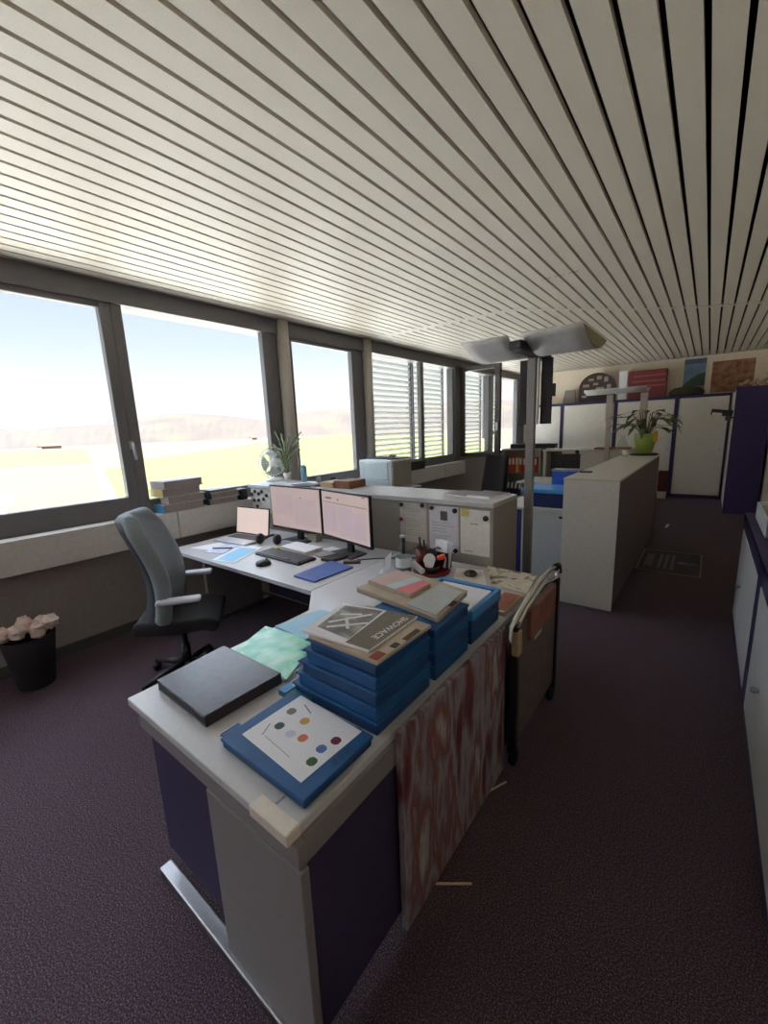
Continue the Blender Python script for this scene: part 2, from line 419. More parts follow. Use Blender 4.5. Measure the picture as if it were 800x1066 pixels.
part('modesty_panel', MB().box(-1.49, -1.06, .50, .52, .10, .64), navy, t)
part('side_panel', MB().box(-.70, -.675, .50, 2.38, .04, .616), navy, t)
part('leg', MB().box(-1.5, -.70, 2.33, 2.36, 0, .69), lam2, t)
# back desk
t = thing('desk', 'long pale desk by the windows carrying two monitors and a laptop', 'desk', (-2.6, 2.0, 0))
def rounded(x0, x1, y0, y1, r):
    p = [(x1, y0), (x1, y1), (x0, y1)]
    for k in range(7):
        a = PI + PI / 2 * k / 6; p.append((x0 + r + r * math.cos(a), y0 + r + r * math.sin(a)))
    return p
part('tabletop', MB().prism(rounded(-3.47, -1.759, 1.525, 2.43, .06), .69, DH), lam, t, bevel=.004)
part('modesty_panel', MB().box(-3.30, -1.8, 2.34, 2.36, .1, .69), navy, t)
part('leg', MB().box(-3.40, -3.36, 1.75, 2.30, 0, .69), lam2, t)
part('leg', MB().box(-1.84, -1.80, 1.75, 2.30, 0, .69), lam2, t)
part('foot_bar', MB().box(-3.41, -3.35, 1.58, 2.38, 0, .03), steel, t)

# ------------------------------------------------------------------ on the near desk
# black padded folio
t = thing('folio', 'thick black leather folio lying closed on the desk corner', 'folder', (-1.33, .70, DH))
fp = [(-1.515, .555), (-1.175, .548), (-1.165, .842), (-1.535, .838)]
part('page_block', MB().prism([(p[0] * .985 - .02, p[1] * .985 + .01) for p in fp], DH + .006, DH + .032), leather_s, t)
part('cover', MB().prism(fp, DH + .032, DH + .042).prism(fp, DH, DH + .007).prism([(-1.165, .842), (-1.535, .838), (-1.535, .830), (-1.165, .834)], DH, DH + .042), leather, t, bevel=.004, seg=3)
# mint sleeves
t = thing('document_sleeve', 'glossy mint green plastic sleeve behind the black folio', 'folder', (-1.37, .97, DH), group='plastic sleeves')
part('sleeve', MB().slab([(-1.50, .862, DH + .016), (-1.15, .852, DH + .016), (-1.27, 1.11, DH + .018), (-1.575, 1.075, DH + .018)], .004), mint, t)
part('contents', MB().slab([(-1.505, .858, DH + .0115), (-1.155, .848, DH + .0115), (-1.27, 1.10, DH + .0135), (-1.575, 1.07, DH + .0135)], .010), grey_l, t)
one('document_sleeve', MB().slab([(-1.55, 1.11, DH + .012), (-1.12, 1.10, DH + .012), (-1.12, 1.40, DH + .012), (-1.50, 1.36, DH + .012)], .011), sky_b,
    'pale blue sleeve of papers beside the stack with the picture magazine', 'folder', group='plastic sleeves', bevel=.002)
one('paper_sheet', MB().slab([(-1.33, 1.22, DH + .016), (-1.10, 1.17, DH + .016), (-1.02, 1.47, DH + .016), (-1.27, 1.52, DH + .016)], .003), white,
    'white sheet lying across the pale blue sleeve', 'paper')

def tray(x0, x1, y0, y1, z0, h, label, rz=0, tabs=True, mat=None):
    cx, cy = (x0 + x1) / 2, (y0 + y1) / 2
    t = thing('file_box', label, 'file box', (cx, cy, z0), rz, 'blue file boxes on the near desk')
    hx, hy = (x1 - x0) / 2, (y1 - y0) / 2
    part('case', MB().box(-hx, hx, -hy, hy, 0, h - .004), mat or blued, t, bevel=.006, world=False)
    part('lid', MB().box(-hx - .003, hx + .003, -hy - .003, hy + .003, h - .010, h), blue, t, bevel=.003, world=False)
    if tabs: part('tab', MB().box(-hx - .035, -hx, -hy + .015, -hy + .075, h * .45, h * .45 + .006).mat(1).box(-hx - .036, -hx - .033, -hy + .01, -hy + .08, h * .45, h * .45 + .007), [blue, white], t, world=False)
    return t
# front low box with the icon sheet
t = tray(-1.055, -.697, .533, .794, DH + .0006, .032, 'flat blue file box topped by a white sheet of coloured icons')
sh = thing('paper_sheet', 'white sheet with coloured icons and a barcode on the front blue box', 'paper', (-.88, .665, DH + .033), 0)
sq = [(-1.017, .577), (-.740, .562), (-.732, .789), (-1.012, .802)]
part('sheet', MB().prism(sq, DH + .0332, DH + .0342), white, sh)
cols = [('grey_icon', (120, 124, 122), (-.965, .765)), ('amber_icon', (206, 160, 84), (-.905, .722)), ('teal_icon', (48, 74, 82), (-.953, .664)),
        ('lilac_icon', (202, 206, 232), (-.898, .661)), ('coral_icon', (206, 112, 84), (-.855, .67)), ('maroon_icon', (110, 24, 62), (-.768, .718)),
        ('blue_icon', (70, 104, 178), (-.780, .672)), ('green_icon', (54, 104, 46), (-.768, .625))]
cols[0] = ('grey_icon', (120, 124, 122), (-.975, .729))
for nme, c, (ix, iy) in cols:
    mb = MB(); hw = .0145
    pts = [(ix + hw * sx_ * (1 if abs(sy_) < 1 else .8), iy + hw * sy_ * (1 if abs(sx_) < 1 else .8)) for sx_, sy_ in ((-1, -.6), (-.6, -1), (.6, -1), (1, -.6), (1, .6), (.6, 1), (-.6, 1), (-1, .6))]
    mb.prism(pts, DH + .0342, DH + .0347)
    part('printed_icon', mb, M(nme, c, .6), sh)
ln = MB()
for (a, b, w_) in (((-.965, .775), (-.915, .757), .003), ((-.955, .612), (-.83, .60), .0012), ((-.985, .655), (-.965, .61), .0025)):
    d = Vector((b[0] - a[0], b[1] - a[1], 0)); ln.obox(((a[0] + b[0]) / 2, (a[1] + b[1]) / 2, DH + .0345), (d.length, w_, .0004), rz=math.atan2(d.y, d.x))
part('printed_lines', ln, greyd, sh)
bc = MB()
for i in range(11): bc.obox((-.716 - .000 * i, .650 + .0072 * i, DH + .0331), (.026, .0012 + .0018 * ((i * 7) % 3) / 2, .0004), rz=-.2)
part('barcode', bc, blk, sh)
one('file_box', MB().box(-1.12, -.98, .79, .835, DH, DH + .02).mat(1).box(-1.12, -1.08, .79, .835, DH + .02, DH + .023), [M('teal_plastic', (40, 110, 130), .4), bluel],
    'narrow teal file box edge showing between the icon sheet and the tall stack', 'file box', 'blue file boxes on the near desk')

# tall stack of blue boxes
z = DH + .0006
offs = [0, .012, -.015, .004, -.02]
hs = [.045, .05, .048, .047, .04]
lab = ['bottom blue file box of the tall stack by the icon sheet', 'second blue file box up in the tall stack by the icon sheet', 'middle blue file box of the tall stack, under the picture magazine',
       'fourth blue file box up, second from the top under the picture magazine', 'top blue file box right beneath the beige folder and picture magazine']
for i in range(5):
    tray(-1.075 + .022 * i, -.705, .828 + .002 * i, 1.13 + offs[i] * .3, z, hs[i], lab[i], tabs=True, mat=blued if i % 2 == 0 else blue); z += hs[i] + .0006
zt = z
t = thing('folder', 'beige card folder with dark index tabs under the picture magazine', 'folder', (-.85, .98, zt))
fo = [(-.99, .835), (-.70, .835), (-.69, 1.12), (-.98, 1.13)]
part('cover', MB().prism(fo, zt, zt + .012), cream, t, bevel=.002)
part('index_tab', MB().box(-.716, -.697, .985, 1.065, zt + .012, zt + .0135), M('tab_brown', (80, 52, 50), .7), t)
part('index_tab', MB().box(-.722, -.702, .925, .955, zt + .012, zt + .014), blk, t)
part('index_tab', MB().box(-.735, -.705, .84, .885, zt + .012, zt + .0135), M('tab_red', (140, 60, 56), .7), t)
t = thing('magazine', 'open-air magazine with grey bridge photo and SHOWACE title on the tall stack', 'magazine', (-.88, .98, zt + .0125))
t['label'] = 'magazine with pale picture cover and white title lettering on the tall stack'
mq = [(-1.02, .838), (-.75, .86), (-.755, 1.135), (-1.06, 1.08)]
zt2 = zt + .0128
part('pages', MB().prism(mq, zt2, zt2 + .006), white, t)
cov = ramp_mat('magazine_cover', 10, [(.35, (92, 88, 82)), (.5, (128, 124, 118)), (.65, (170, 168, 164))], .4, mapping=(1, 2, 1), detail=3)
part('cover', MB().prism(mq, zt2 + .006, zt2 + .0068), white, t)
part('cover_photo', MB().prism([(-1.0, .885), (-.85, .878), (-.885, 1.105), (-1.035, 1.065)], zt2 + .0068, zt2 + .0071), cov, t)
part('title_band', MB().prism([(-.845, .858), (-.752, .864), (-.757, 1.132), (-.875, 1.115)], zt2 + .0068, zt2 + .0072), M('taupe_print', (112, 104, 88), .5, noise=.12, scale=40), t)
tx = text_mb('SHOWACE', .036, .0002)
xform(tx, Matrix.Translation((-.785, 1.015, zt2 + .0075)) @ Matrix.Rotation(-PI / 2 - .02, 4, 'Z'))
part('title_lettering', tx, white, t)
br_ = MB()
for a, b in (((-.99, .93), (-.90, 1.06)), ((-.97, .90), (-.87, 1.0)), ((-.96, .99), (-.90, .93)), ((-1.0, 1.0), (-.93, 1.04))):
    d = Vector((b[0] - a[0], b[1] - a[1], 0)); br_.obox(((a[0] + b[0]) / 2, (a[1] + b[1]) / 2, zt2 + .0072), (d.length, .012, .0006), rz=math.atan2(d.y, d.x))
part('cover_picture', br_, white, t)

# second stack behind
z = DH
for i, (h, lb) in enumerate(((.055, 'lowest blue file box in the stack under the pink brochure'), (.055, 'second blue file box in the stack under the pink brochure'), (.05, 'third blue file box in the stack under the pink brochure'), (.04, 'topmost blue file box in the stack under the pink brochure'))):
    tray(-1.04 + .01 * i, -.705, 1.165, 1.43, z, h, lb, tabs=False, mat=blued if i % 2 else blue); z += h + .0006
z2 = z
t = thing('folder', 'thick beige folder bundle beneath the pink brochure', 'folder', (-.92, 1.36, z2))
part('papers', MB().prism([(-1.17, 1.28), (-.72, 1.215), (-.745, 1.50), (-1.11, 1.58)], z2, z2 + .018), M('folder_pages', (176, 164, 150), .8, noise=.12, scale=60), t, bevel=.003)
part('cover', MB().prism([(-1.175, 1.285), (-.72, 1.21), (-.745, 1.505), (-1.11, 1.585)], z2 + .018, z2 + .0215), cream, t)
part('index_tab', MB().box(-.745, -.725, 1.33, 1.38, z2 + .0215, z2 + .023), blk, t)
t = thing('brochure', 'pink and pale blue brochure lying on the middle blue stack', 'brochure', (-1.02, 1.41, z2 + .022))
bz = z2 + .0222
bq = [(-1.155, 1.345), (-.905, 1.31), (-.90, 1.46), (-1.125, 1.53)]
part('pages', MB().prism(bq, bz, bz + .016), M('page_edges', (180, 170, 160), .8, noise=.15, scale=80), t)
part('cover', MB().prism(bq, bz + .016, bz + .0172), M('rose_grey', (206, 178, 180), .5, noise=.1, scale=20), t)
part('pink_panel', MB().prism([(-.99, 1.322), (-.905, 1.31), (-.90, 1.455), (-.945, 1.475)], bz + .0172, bz + .0178), pink, t)
part('blue_panel', MB().prism([(-1.05, 1.333), (-.995, 1.323), (-.95, 1.475), (-1.0, 1.49)], bz + .0172, bz + .0178), M('ice_blue', (196, 214, 226), .5), t)
one('plastic_wallet', MB().prism([(-.885, 1.25), (-.735, 1.225), (-.75, 1.47), (-.88, 1.50)], bz, bz + .004), grey_l, 'clear grey plastic wallet right of the pink brochure on the stack', 'folder')
# third tray with white paper
z = DH
for h, lb in ((.06, 'lower blue file box of the pair at the far end of the row'), (.045, 'upper blue file box of the far pair, below the paper tray')):
    tray(-1.0, -.71, 1.47, 1.76, z, h, lb, tabs=False, mat=blued); z += h + .0006
t = thing('paper_tray', 'open blue letter tray holding white paper at the end of the row', 'tray', (-.86, 1.62, z))
part('base', MB().box(-1.01, -.703, 1.465, 1.765, z, z + .006), blued, t)
part('rim', MB().box(-1.01, -.998, 1.465, 1.765, z, z + .05).box(-.722, -.703, 1.465, 1.765, z, z + .048).box(-1.0, -.715, 1.465, 1.475, z, z + .03).box(-1.0, -.715, 1.735, 1.765, z, z + .05), bluel, t, bevel=.003)
one('paper_stack', MB().prism([(-.985, 1.485), (-.73, 1.48), (-.735, 1.73), (-.985, 1.73)], z + .0065, z + .042), white, 'stack of blank white paper inside the blue letter tray', 'paper')
# far-end magazines
t = thing('magazine', 'open newspaper style magazine at the far corner of the near desk', 'magazine', (-.86, 2.25, DH))
news = ramp_mat('newsprint', 16, [(.36, (96, 84, 76)), (.45, (176, 166, 152)), (.52, (222, 214, 200)), (.62, (206, 196, 178))], .6, detail=3)
mg = [(-1.05, 2.40), (-.735, 2.395), (-.69, 2.09), (-.91, 2.13)]
part('pages', MB().prism(mg, DH, DH + .02), M('page_edge_grey', (190, 182, 170), .8), t)
part('cover', MB().prism(mg, DH + .02, DH + .021), news, t)
t = thing('brochure', 'white brochure with a dark printed motif left of the open magazine', 'brochure', (-1.1, 2.25, DH))
part('sheet', MB().prism([(-1.22, 2.30), (-1.06, 2.36), (-.93, 2.12), (-1.12, 2.06)], DH, DH + .005), M('cream_sheet', (220, 212, 204), .6), t)
one('stapler_rock', MB().lathe([(.004, 0), (.034, .003), (.042, .014), (.03, .028), (.006, .034)], (-1.08, 2.22, DH + .0055), 14), M('stone', (84, 78, 72), .8, noise=.3, scale=60), 'dark grey pebble paperweight on the white brochure', 'paperweight')
bpy.context.scene.objects['stapler_rock'].name = 'paperweight'
t = thing('booklet', 'reddish brown booklet between the paper tray and the chrome cart', 'booklet', (-.76, 1.90, DH))
part('pages', MB().prism([(-.83, 1.80), (-.70, 1.80), (-.70, 2.06), (-.80, 2.06)], DH, DH + .022), M('booklet_page', (212, 192, 172), .8), t)
part('cover', MB().prism([(-.81, 1.82), (-.705, 1.82), (-.705, 2.04), (-.79, 2.04)], DH + .022, DH + .024), M('booklet_red', (156, 98, 78), .6, noise=.15, scale=30), t)

# ------------------------------------------------------------------ things on the back desk
def monitor(P0, P1, z0, z1, label, tilt=0.):
    P0, P1 = Vector(P0), Vector(P1); c = (P0 + P1) / 2; w_ = (P1 - P0).length; a = math.atan2(P1.y - P0.y, P1.x - P0.x)
    t = thing('monitor', label, 'monitor', (c.x, c.y, DH), a, 'desk monitors')
    b = .012
    part('housing', MB().box(-w_ / 2, w_ / 2, 0, .022, z0 - DH - .022, z1 - DH).box(-w_ / 4, w_ / 4, .022, .05, z0 - DH + .06, z1 - DH - .07), blk, t, bevel=.003, world=False)
    s_ = part('screen', MB().box(-w_ / 2 + b, w_ / 2 - b, -.0015, .001, z0 - DH, z1 - DH - b), screen, t, world=False)
    part('stand', MB().box(-.03, .03, .03, .06, .01, z0 - DH + .12), blk, t, bevel=.004, world=False)
    part('base', MB().prism([(-.14, -.06), (.14, -.06), (.11, .11), (-.11, .11)], 0, .012), greyd, t, bevel=.004, world=False)
    return t, w_
tm, w_ = monitor((-3.03, 2.25), (-2.375, 2.235), .83, 1.19, 'left of the two large monitors, its page almost blank')
m = MB().box(-.02 + .1, -.005 + .1, -.0022, -.0012, .375, .385)
part('screen_marks', m, greyd, tm, world=False)
part('screen_panel', MB().box(-.25, -.02, -.002, -.0014, .22, .40).box(.0, .27, -.002, -.0014, .15, .37), M('screen_tint', (198, 176, 178), .4, noise=.04, scale=9, emit=.32), tm, world=False)
tm, w_ = monitor((-2.365, 2.235), (-1.765, 2.105), .835, 1.19, 'right of the two large monitors, with a toolbar line across its page')
part('screen_marks', MB().box(-.24, -.16, -.0022, -.0012, .405, .417).box(-.085, -.065, -.0022, -.0012, .402, .414).box(-.28, .27, -.0022, -.0012, .376, .380).box(.22, .26, -.0022, -.0012, .447, .453), M('screen_text', (110, 96, 98), .5, emit=.2), tm, world=False)
part('screen_panel', MB().box(-.27, -.10, -.002, -.0014, .15, .36).box(-.08, .1, -.002, -.0014, .13, .36).box(.11, .26, -.002, -.0014, .14, .33), M('screen_tint2', (196, 176, 182), .4, noise=.04, scale=9, emit=.32), tm, world=False)
# laptop
t = thing('laptop', 'silver laptop open left of the two monitors', 'laptop', (-3.17, 2.0, DH), .10)
part('base', MB().box(-.20, .20, -.12, .13, .004, .02), M('laptop_silver', (206, 206, 214), .35, .3), t, bevel=.004, world=False)
part('keyboard', MB().box(-.18, .18, .0, .115, .02, .0215), blk, t, world=False)
part('lid', MB().obox((0, .155, .145), (.43, .01, .25), rx=-.16), blk, t, bevel=.003, world=False)
part('screen', MB().obox((0, .1487, .146), (.408, .001, .226), rx=-.16), M('laptop_screen', (226, 204, 196), .4, noise=.03, scale=6, emit=.42), t, world=False)
# keyboard
t = thing('keyboard', 'black keyboard with dark keys in front of the monitors', 'keyboard', (-2.43, 1.885, DH), -.02)
part('body', MB().box(-.255, .255, -.085, .085, 0, .016), blk, t, bevel=.005, world=False)
kb = MB()
for r in range(5):
    n = 15 if r else 6
    if r == 0:
        for (xa, xb) in ((-.235, -.13), (-.125, .02), (.025, .12), (.14, .235)): kb.box(xa, xb, -.072, -.047, .016, .021)
    else:
        for c in range(17): kb.box(-.238 + c * .0281, -.238 + c * .0281 + .0235, -.072 + r * .0295, -.072 + r * .0295 + .025, .016, .021)
part('keys', kb, M('key_grey', (70, 70, 78), .35), t, world=False)
# mouse
t = thing('computer_mouse', 'black mouse at the front edge of the back desk', 'mouse', (-2.417, 1.685, DH), -.2)
part('body', MB().lathe([(.004, 0), (.052, .001), (.056, .012), (.046, .026), (.022, .035), (.003, .037)], (0, 0, 0), 20), blk, t, world=False)
part('wheel', MB().lathe([(.008, -.003), (.008, .003)], (0, .028, .033), 10, 'X'), greyd, t, world=False)
# papers on desk
t = thing('paper_sheet', 'sheet with a pale blue panel lying at the front edge left of the mouse', 'paper', (-2.83, 1.75, DH))
part('sheet', MB().slab([(-2.85, 1.545, DH + .004), (-2.63, 1.585, DH + .004), (-2.80, 1.965, DH + .004), (-3.04, 1.93, DH + .004)], .003), white, t)
part('blue_panel', MB().slab([(-2.825, 1.57, DH + .0048), (-2.665, 1.60, DH + .0048), (-2.79, 1.90, DH + .0048), (-2.96, 1.86, DH + .0048)], .0006), M('cyan_print', (128, 196, 236), .5), t)
one('paper_sheet', MB().slab([(-3.34, 1.63, DH + .003), (-3.05, 1.70, DH + .003), (-3.03, 1.87, DH + .003), (-3.28, 1.86, DH + .003)], .0025), white, 'white sheet lying in front of the laptop', 'paper')
one('paper_sheet', MB().slab([(-3.10, 1.62, DH + .0062), (-2.93, 1.68, DH + .0062), (-3.03, 1.90, DH + .0062), (-3.16, 1.86, DH + .0062)], .003), M('lilac_paper', (206, 212, 240), .6), 'pale lilac sheet between the laptop and the blue panelled sheet', 'paper')
one('pen', MB().tube([(-3.12, 1.71, DH + .013), (-2.98, 1.80, DH + .013)], .005), blk, 'black pen across the papers in front of the laptop', 'pen')
one('blue_folder', MB().slab([(-2.03, 1.63, DH + .012), (-1.83, 1.625, DH + .012), (-1.81, 1.96, DH + .012), (-2.04, 1.985, DH + .012)], .011), M('satin_blue', (56, 98, 178), .35, noise=.12, scale=12, bump=.2), 'satin blue folder at the right end of the back desk', 'folder', bevel=.003)
t = thing('notepad', 'thick white notepad between the keyboard and the monitors', 'notepad', (-2.46, 2.05, DH), -.05)
part('pages', MB().box(-.15, .16, -.065, .10, 0, .030), M('pad_edge', (200, 196, 190), .8), t, world=False)
part('top_page', MB().box(-.15, .16, -.065, .10, .030, .032), white, t, world=False)
one('note_block', MB().box(-2.62, -2.52, 2.29, 2.36, DH, DH + .055), M('block_tan', (176, 166, 150), .7), 'small beige note cube under the left monitor', 'note block')
one('document_sleeve', MB().slab([(-2.80, 2.17, DH + .012), (-2.66, 2.17, DH + .012), (-2.64, 2.30, DH + .012), (-2.80, 2.31, DH + .012)], .010), grey_l, 'small clear grey sleeve beneath the left monitor', 'folder', group='plastic sleeves')
one('paper_slip', MB().slab([(-2.33, 2.17, DH + .003), (-2.19, 2.15, DH + .003), (-2.17, 2.25, DH + .003), (-2.31, 2.27, DH + .003)], .0025), white, 'small white slip beside the notepad below the right monitor', 'paper')
one('calculator', MB().prism([(-2.25, 2.02), (-2.17, 2.00), (-2.13, 2.13), (-2.21, 2.15)], DH, DH + .012), M('calc_grey', (150, 150, 152), .5), 'flat grey calculator right of the notepad', 'calculator', bevel=.003)
one('wallet', MB().prism([(-2.12, 1.955), (-2.02, 1.975), (-1.99, 2.11), (-2.04, 2.165), (-2.09, 2.10)], DH, DH + .02), blk, 'black pouch lying behind the satin blue folder', 'pouch', bevel=.006)
one('pen_case', MB().obox((-1.885, 2.03, DH + .010), (.12, .035, .02), rz=.62), M('case_brown', (86, 72, 66), .6), 'slim brown case on the desk right of the right monitor', 'case', bevel=.004)
# headphones
t = thing('headphones', 'black headphones lying in front of the laptop screen', 'headphones', (-2.84, 2.06, DH), .3)
arc = [(.085 * math.cos(a), .10 * math.sin(a) , .025 + .03 * math.sin(a)) for a in [PI * k / 12 for k in range(13)]]
part('headband', MB().tube(arc, .011), blk, t, world=False)
for sx in (-1, 1):
    e = MB().lathe([(.006, -.018), (.042, -.016), (.045, 0), (.038, .016), (.02, .018)], (sx * .085, -.005, .046), 18, 'X')
    part('ear_cup', e, blk, t, world=False)
one('marker', MB().tube([(-2.70, 1.99, DH + .009), (-2.60, 2.03, DH + .009)], .009), M('marker_yellow', (196, 200, 90), .5), 'yellow green marker next to the headphones', 'marker')
# cables
for nme, pts, lb in (('cable', [(-1.90, 2.10, DH + .004), (-1.80, 2.20, DH + .004), (-1.70, 2.27, DH + .004), (-1.55, 2.36, DH + .004)], 'thin black cable running from the right monitor along the divider'),):
    one(nme, MB().tube(pts, .004, 6), blk, lb, 'cable')
# tent card, bottle
t = thing('tent_card', 'white folded card standing left of the glass bottle', 'card', (-1.58, 2.05, DH))
tl = bpy.data.materials.new('thin_card'); tl.use_nodes = True
_nt = tl.node_tree; _o = _nt.nodes['Material Output']; _d = _nt.nodes.new('ShaderNodeBsdfDiffuse'); _t = _nt.nodes.new('ShaderNodeBsdfTranslucent'); _m = _nt.nodes.new('ShaderNodeMixShader')
_z = _nt.nodes.new('ShaderNodeTexNoise'); _z.inputs['Scale'].default_value = 90; _r = _nt.nodes.new('ShaderNodeValToRGB')
_r.color_ramp.elements[0].color = (.86, .86, .88, 1); _r.color_ramp.elements[1].color = (.92, .92, .93, 1)
_nt.links.new(_z.outputs['Fac'], _r.inputs['Fac']); _nt.links.new(_r.outputs['Color'], _d.inputs['Color']); _nt.links.new(_r.outputs['Color'], _t.inputs['Color'])
_m.inputs['Fac'].default_value = .55; _nt.links.new(_d.outputs[0], _m.inputs[1]); _nt.links.new(_t.outputs[0], _m.inputs[2]); _nt.links.new(_m.outputs[0], _o.inputs['Surface'])
part('front_leaf', MB().obox((-1.583, 2.045, DH + .052), (.15, .001, .105), rz=1.92, rx=.10), tl, t)
part('foot_flap', MB().obox((-1.60, 2.038, DH + .0015), (.15, .05, .001), rz=1.92), tl, t)
t = thing('bottle', 'clear glass bottle with a pale label near the desk organizer', 'bottle', (-1.437, 2.02, DH))
bp_ = [(.004, .001), (.046, .002), (.05, .012), (.05, .135), (.046, .158), (.024, .195), (.017, .215), (.016, .245), (.018, .25)]
part('glass', MB().lathe(bp_, (0, 0, 0), 24, cap=True), glass2, t, world=False)
part('label', MB().lathe([(.0506, .065), (.0506, .125)], (0, 0, 0), 24, cap=False), M('bottle_label', (204, 214, 220), .5), t, world=False)
part('water', MB().lathe([(.003, .006), (.044, .006), (.046, .055)], (0, 0, 0), 20), M('bottle_dark', (96, 96, 98), .2), t, world=False)
part('cap', MB().lathe([(.019, .25), (.019, .262)], (0, 0, 0), 16), M('cap_grey', (200, 204, 208), .4), t, world=False)
one('pen', MB().tube([(-1.535, 2.16, DH + .01), (-1.535, 2.16, DH + .20)], [.008, .013]), blk, 'thick black marker standing upright behind the bottle', 'pen')
# organizer
ox, oy = -1.325, 2.17
t = thing('desk_organizer', 'dark red desk organizer full of pens and cards', 'organizer', (ox, oy, DH))
part('base', MB().lathe([(.06, 0), (.118, .003), (.122, .016), (.105, .022)], (0, 0, 0), 28), red, t, bevel=0, world=False)
cup = [(.045, .02), (.048, .15), (.043, .15), (.040, .024)]
part('pen_cup', MB().lathe(cup, (-.065, .0, 0), 18), red, t, world=False)
part('card_slot', MB().box(-.01, .10, .03, .036, .02, .13).box(-.01, .10, .075, .081, .02, .15).box(-.016, -.01, .03, .081, .02, .14), M('slot_dark', (58, 18, 26), .4), t, bevel=.002, world=False)
part('front_dish', MB().lathe([(.03, .02), (.05, .06), (.046, .06), (.026, .024)], (.03, -.045, 0), 20), M('slot_dark2', (44, 16, 24), .4), t, world=False)
for dx, dy, c, lb, hgt in ((-.085, .01, blk, 'black ballpoint pen leaning left in the red organizer', .215), (-.065, .02, M('pen_red', (112, 32, 40), .4), 'dark red pen in the red organizer', .19), (-.045, -.005, blk, 'thick black pen at the right of the pen cup', .205), (-.075, -.015, M('pen_brown', (96, 60, 56), .4), 'brown pencil in front in the pen cup', .175)):
    one('pen', MB().tube([(ox + dx * .9, oy + dy, DH + .026), (ox + dx * 1.15, oy + dy * 1.4, DH + hgt)], .0065, 8), c, lb, 'pen', 'pens in the red organizer')
for k, (dx, rz, sc, lb) in enumerate(((.03, .0, .0, 'white leaflet with small print standing in the red organizer'), (.055, .0, .014, 'second white leaflet standing behind the printed one'))):
    t = thing('leaflet', lb, 'leaflet', (ox + dx, oy + .045 + sc, DH + .03))
    part('sheet', MB().obox((ox + dx + .005, oy + .052 + sc, DH + .115), (.115, .003, .165), rz=-.35, rx=-.12), white, t)
    if k == 0: part('print', MB().obox((ox + dx - .005, oy + .0485 + sc, DH + .15), (.045, .001, .012), rz=-.35, rx=-.12), greyd, t)
one('tape_dispenser', MB().lathe([(.01, -.012), (.05, -.012), (.05, .012), (.01, .012)], (ox - .005, oy - .005, DH + .105), 22, 'Y'), blk, 'round black tape roll in the middle of the red organizer', 'tape')
one('hand_mirror', MB().prism([(.04 * math.cos(a) * (1 if math.sin(a) > 0 else .8), .05 * math.sin(a)) for a in [2 * PI * k / 20 for k in range(20)]], -.004, .004), fanw, 'white oval card clip at the front of the red organizer', 'clip')
o = bpy.data.objects['hand_mirror']; o.name = 'card_clip'; o.rotation_euler = (PI / 2 - .25, 0, .25); o.location = (ox + .018, oy - .055, DH + .088)
one('eraser', MB().obox((ox + .075, oy - .01, DH + .112), (.05, .03, .028), rz=.4, ry=-.3), orange, 'orange eraser in the red organizer', 'eraser', bevel=.005)
one('stapler', MB().obox((ox - .05, oy - .085, DH + .045), (.12, .03, .03), rz=-.4, ry=.25), M('stapler_white', (214, 214, 224), .4), 'pale stapler leaning at the front of the red organizer', 'stapler', bevel=.006)

# ------------------------------------------------------------------ divider sideboard with pinned papers
t = thing('sideboard', 'long chest-high grey sideboard behind the monitors', 'sideboard', (-2.3, 2.66, 0))
part('body', MB().box(-3.64, -1.05, 2.47, 2.85, .0, 1.105), M('divider_front', (158, 150, 142), .5, noise=.04, scale=30), t)
part('top', MB().box(-3.655, -1.035, 2.45, 2.87, 1.105, 1.14), lam, t, bevel=.006)
part('end_panel', MB().box(-1.055, -1.035, 2.45, 2.87, 0, 1.108), M('divider_end', (150, 142, 136), .5, noise=.04, scale=30), t)
YF = 2.47
def note(x0, x1, z0, z1, mat, label, extra=None):
    t = thing('paper_notice', label, 'paper', ((x0 + x1) / 2, YF, z0), group='papers pinned on the sideboard')
    part('sheet', MB().box(x0, x1, YF - .0022, YF - .0008, z0, z1), mat, t)
    if extra: extra(t, x0, x1, z0, z1)
def lines(t, x0, x1, z0, z1):
    m = MB(); r = random.Random(int(abs(x0) * 1000))
    z = z1 - .05
    while z > z0 + .03:
        m.box(x0 + .025, x1 - .03 - r.random() * .08, YF - .0028, YF - .0022, z, z + .003); z -= .016 + r.random() * .014
    part('printed_lines', m, M('print_grey', (158, 156, 160), .7), t)
def stamp(t, x0, x1, z0, z1):
    lines(t, x0, x1, z0, z1 - .07)
    part('printed_picture', MB().box(x0 + .09, x0 + .145, YF - .003, YF - .0022, z1 - .10, z1 - .035), M('print_dark', (96, 98, 104), .7, noise=.3, scale=160), t)
def few(t, x0, x1, z0, z1):
    part('printed_lines', MB().box(x0 + .07, x0 + .13, YF - .0028, YF - .0022, z1 - .10, z1 - .094).box(x0 + .03, x0 + .09, YF - .0028, YF - .0022, z0 + .02, z0 + .025), M('print_grey', (158, 156, 160), .7), t)
note(-1.775, -1.545, .80, 1.098, M('notice_grey', (204, 200, 192), .7), 'greyish notice, leftmost of the three pinned papers', lines)
note(-1.52, -1.29, .765, 1.09, M('notice_lilac', (222, 220, 232), .7), 'lilac white notice with a small dark picture, in the middle of three', stamp)
note(-1.275, -1.065, .775, 1.085, M('notice_white', (236, 234, 228), .5), 'glossy white notice at the right end of the sideboard front', few)
def magnet(x, z, mat, label, r=.015):
    return one('magnet', MB().lathe([(r, -.011), (r * 1.02, -.004), (r, 0)], (x, YF - .0034, z), 18, 'Y'), mat, label, 'magnet', 'magnets on the sideboard')
mgb = M('magnet_black', (30, 32, 44), .4); mgr = M('magnet_red', (120, 20, 34), .4)
magnet(-1.758, 1.075, mgb, 'dark round magnet on the upper left corner of the greyish notice')
magnet(-1.575, 1.082, mgb, 'dark round magnet on the upper right corner of the greyish notice')
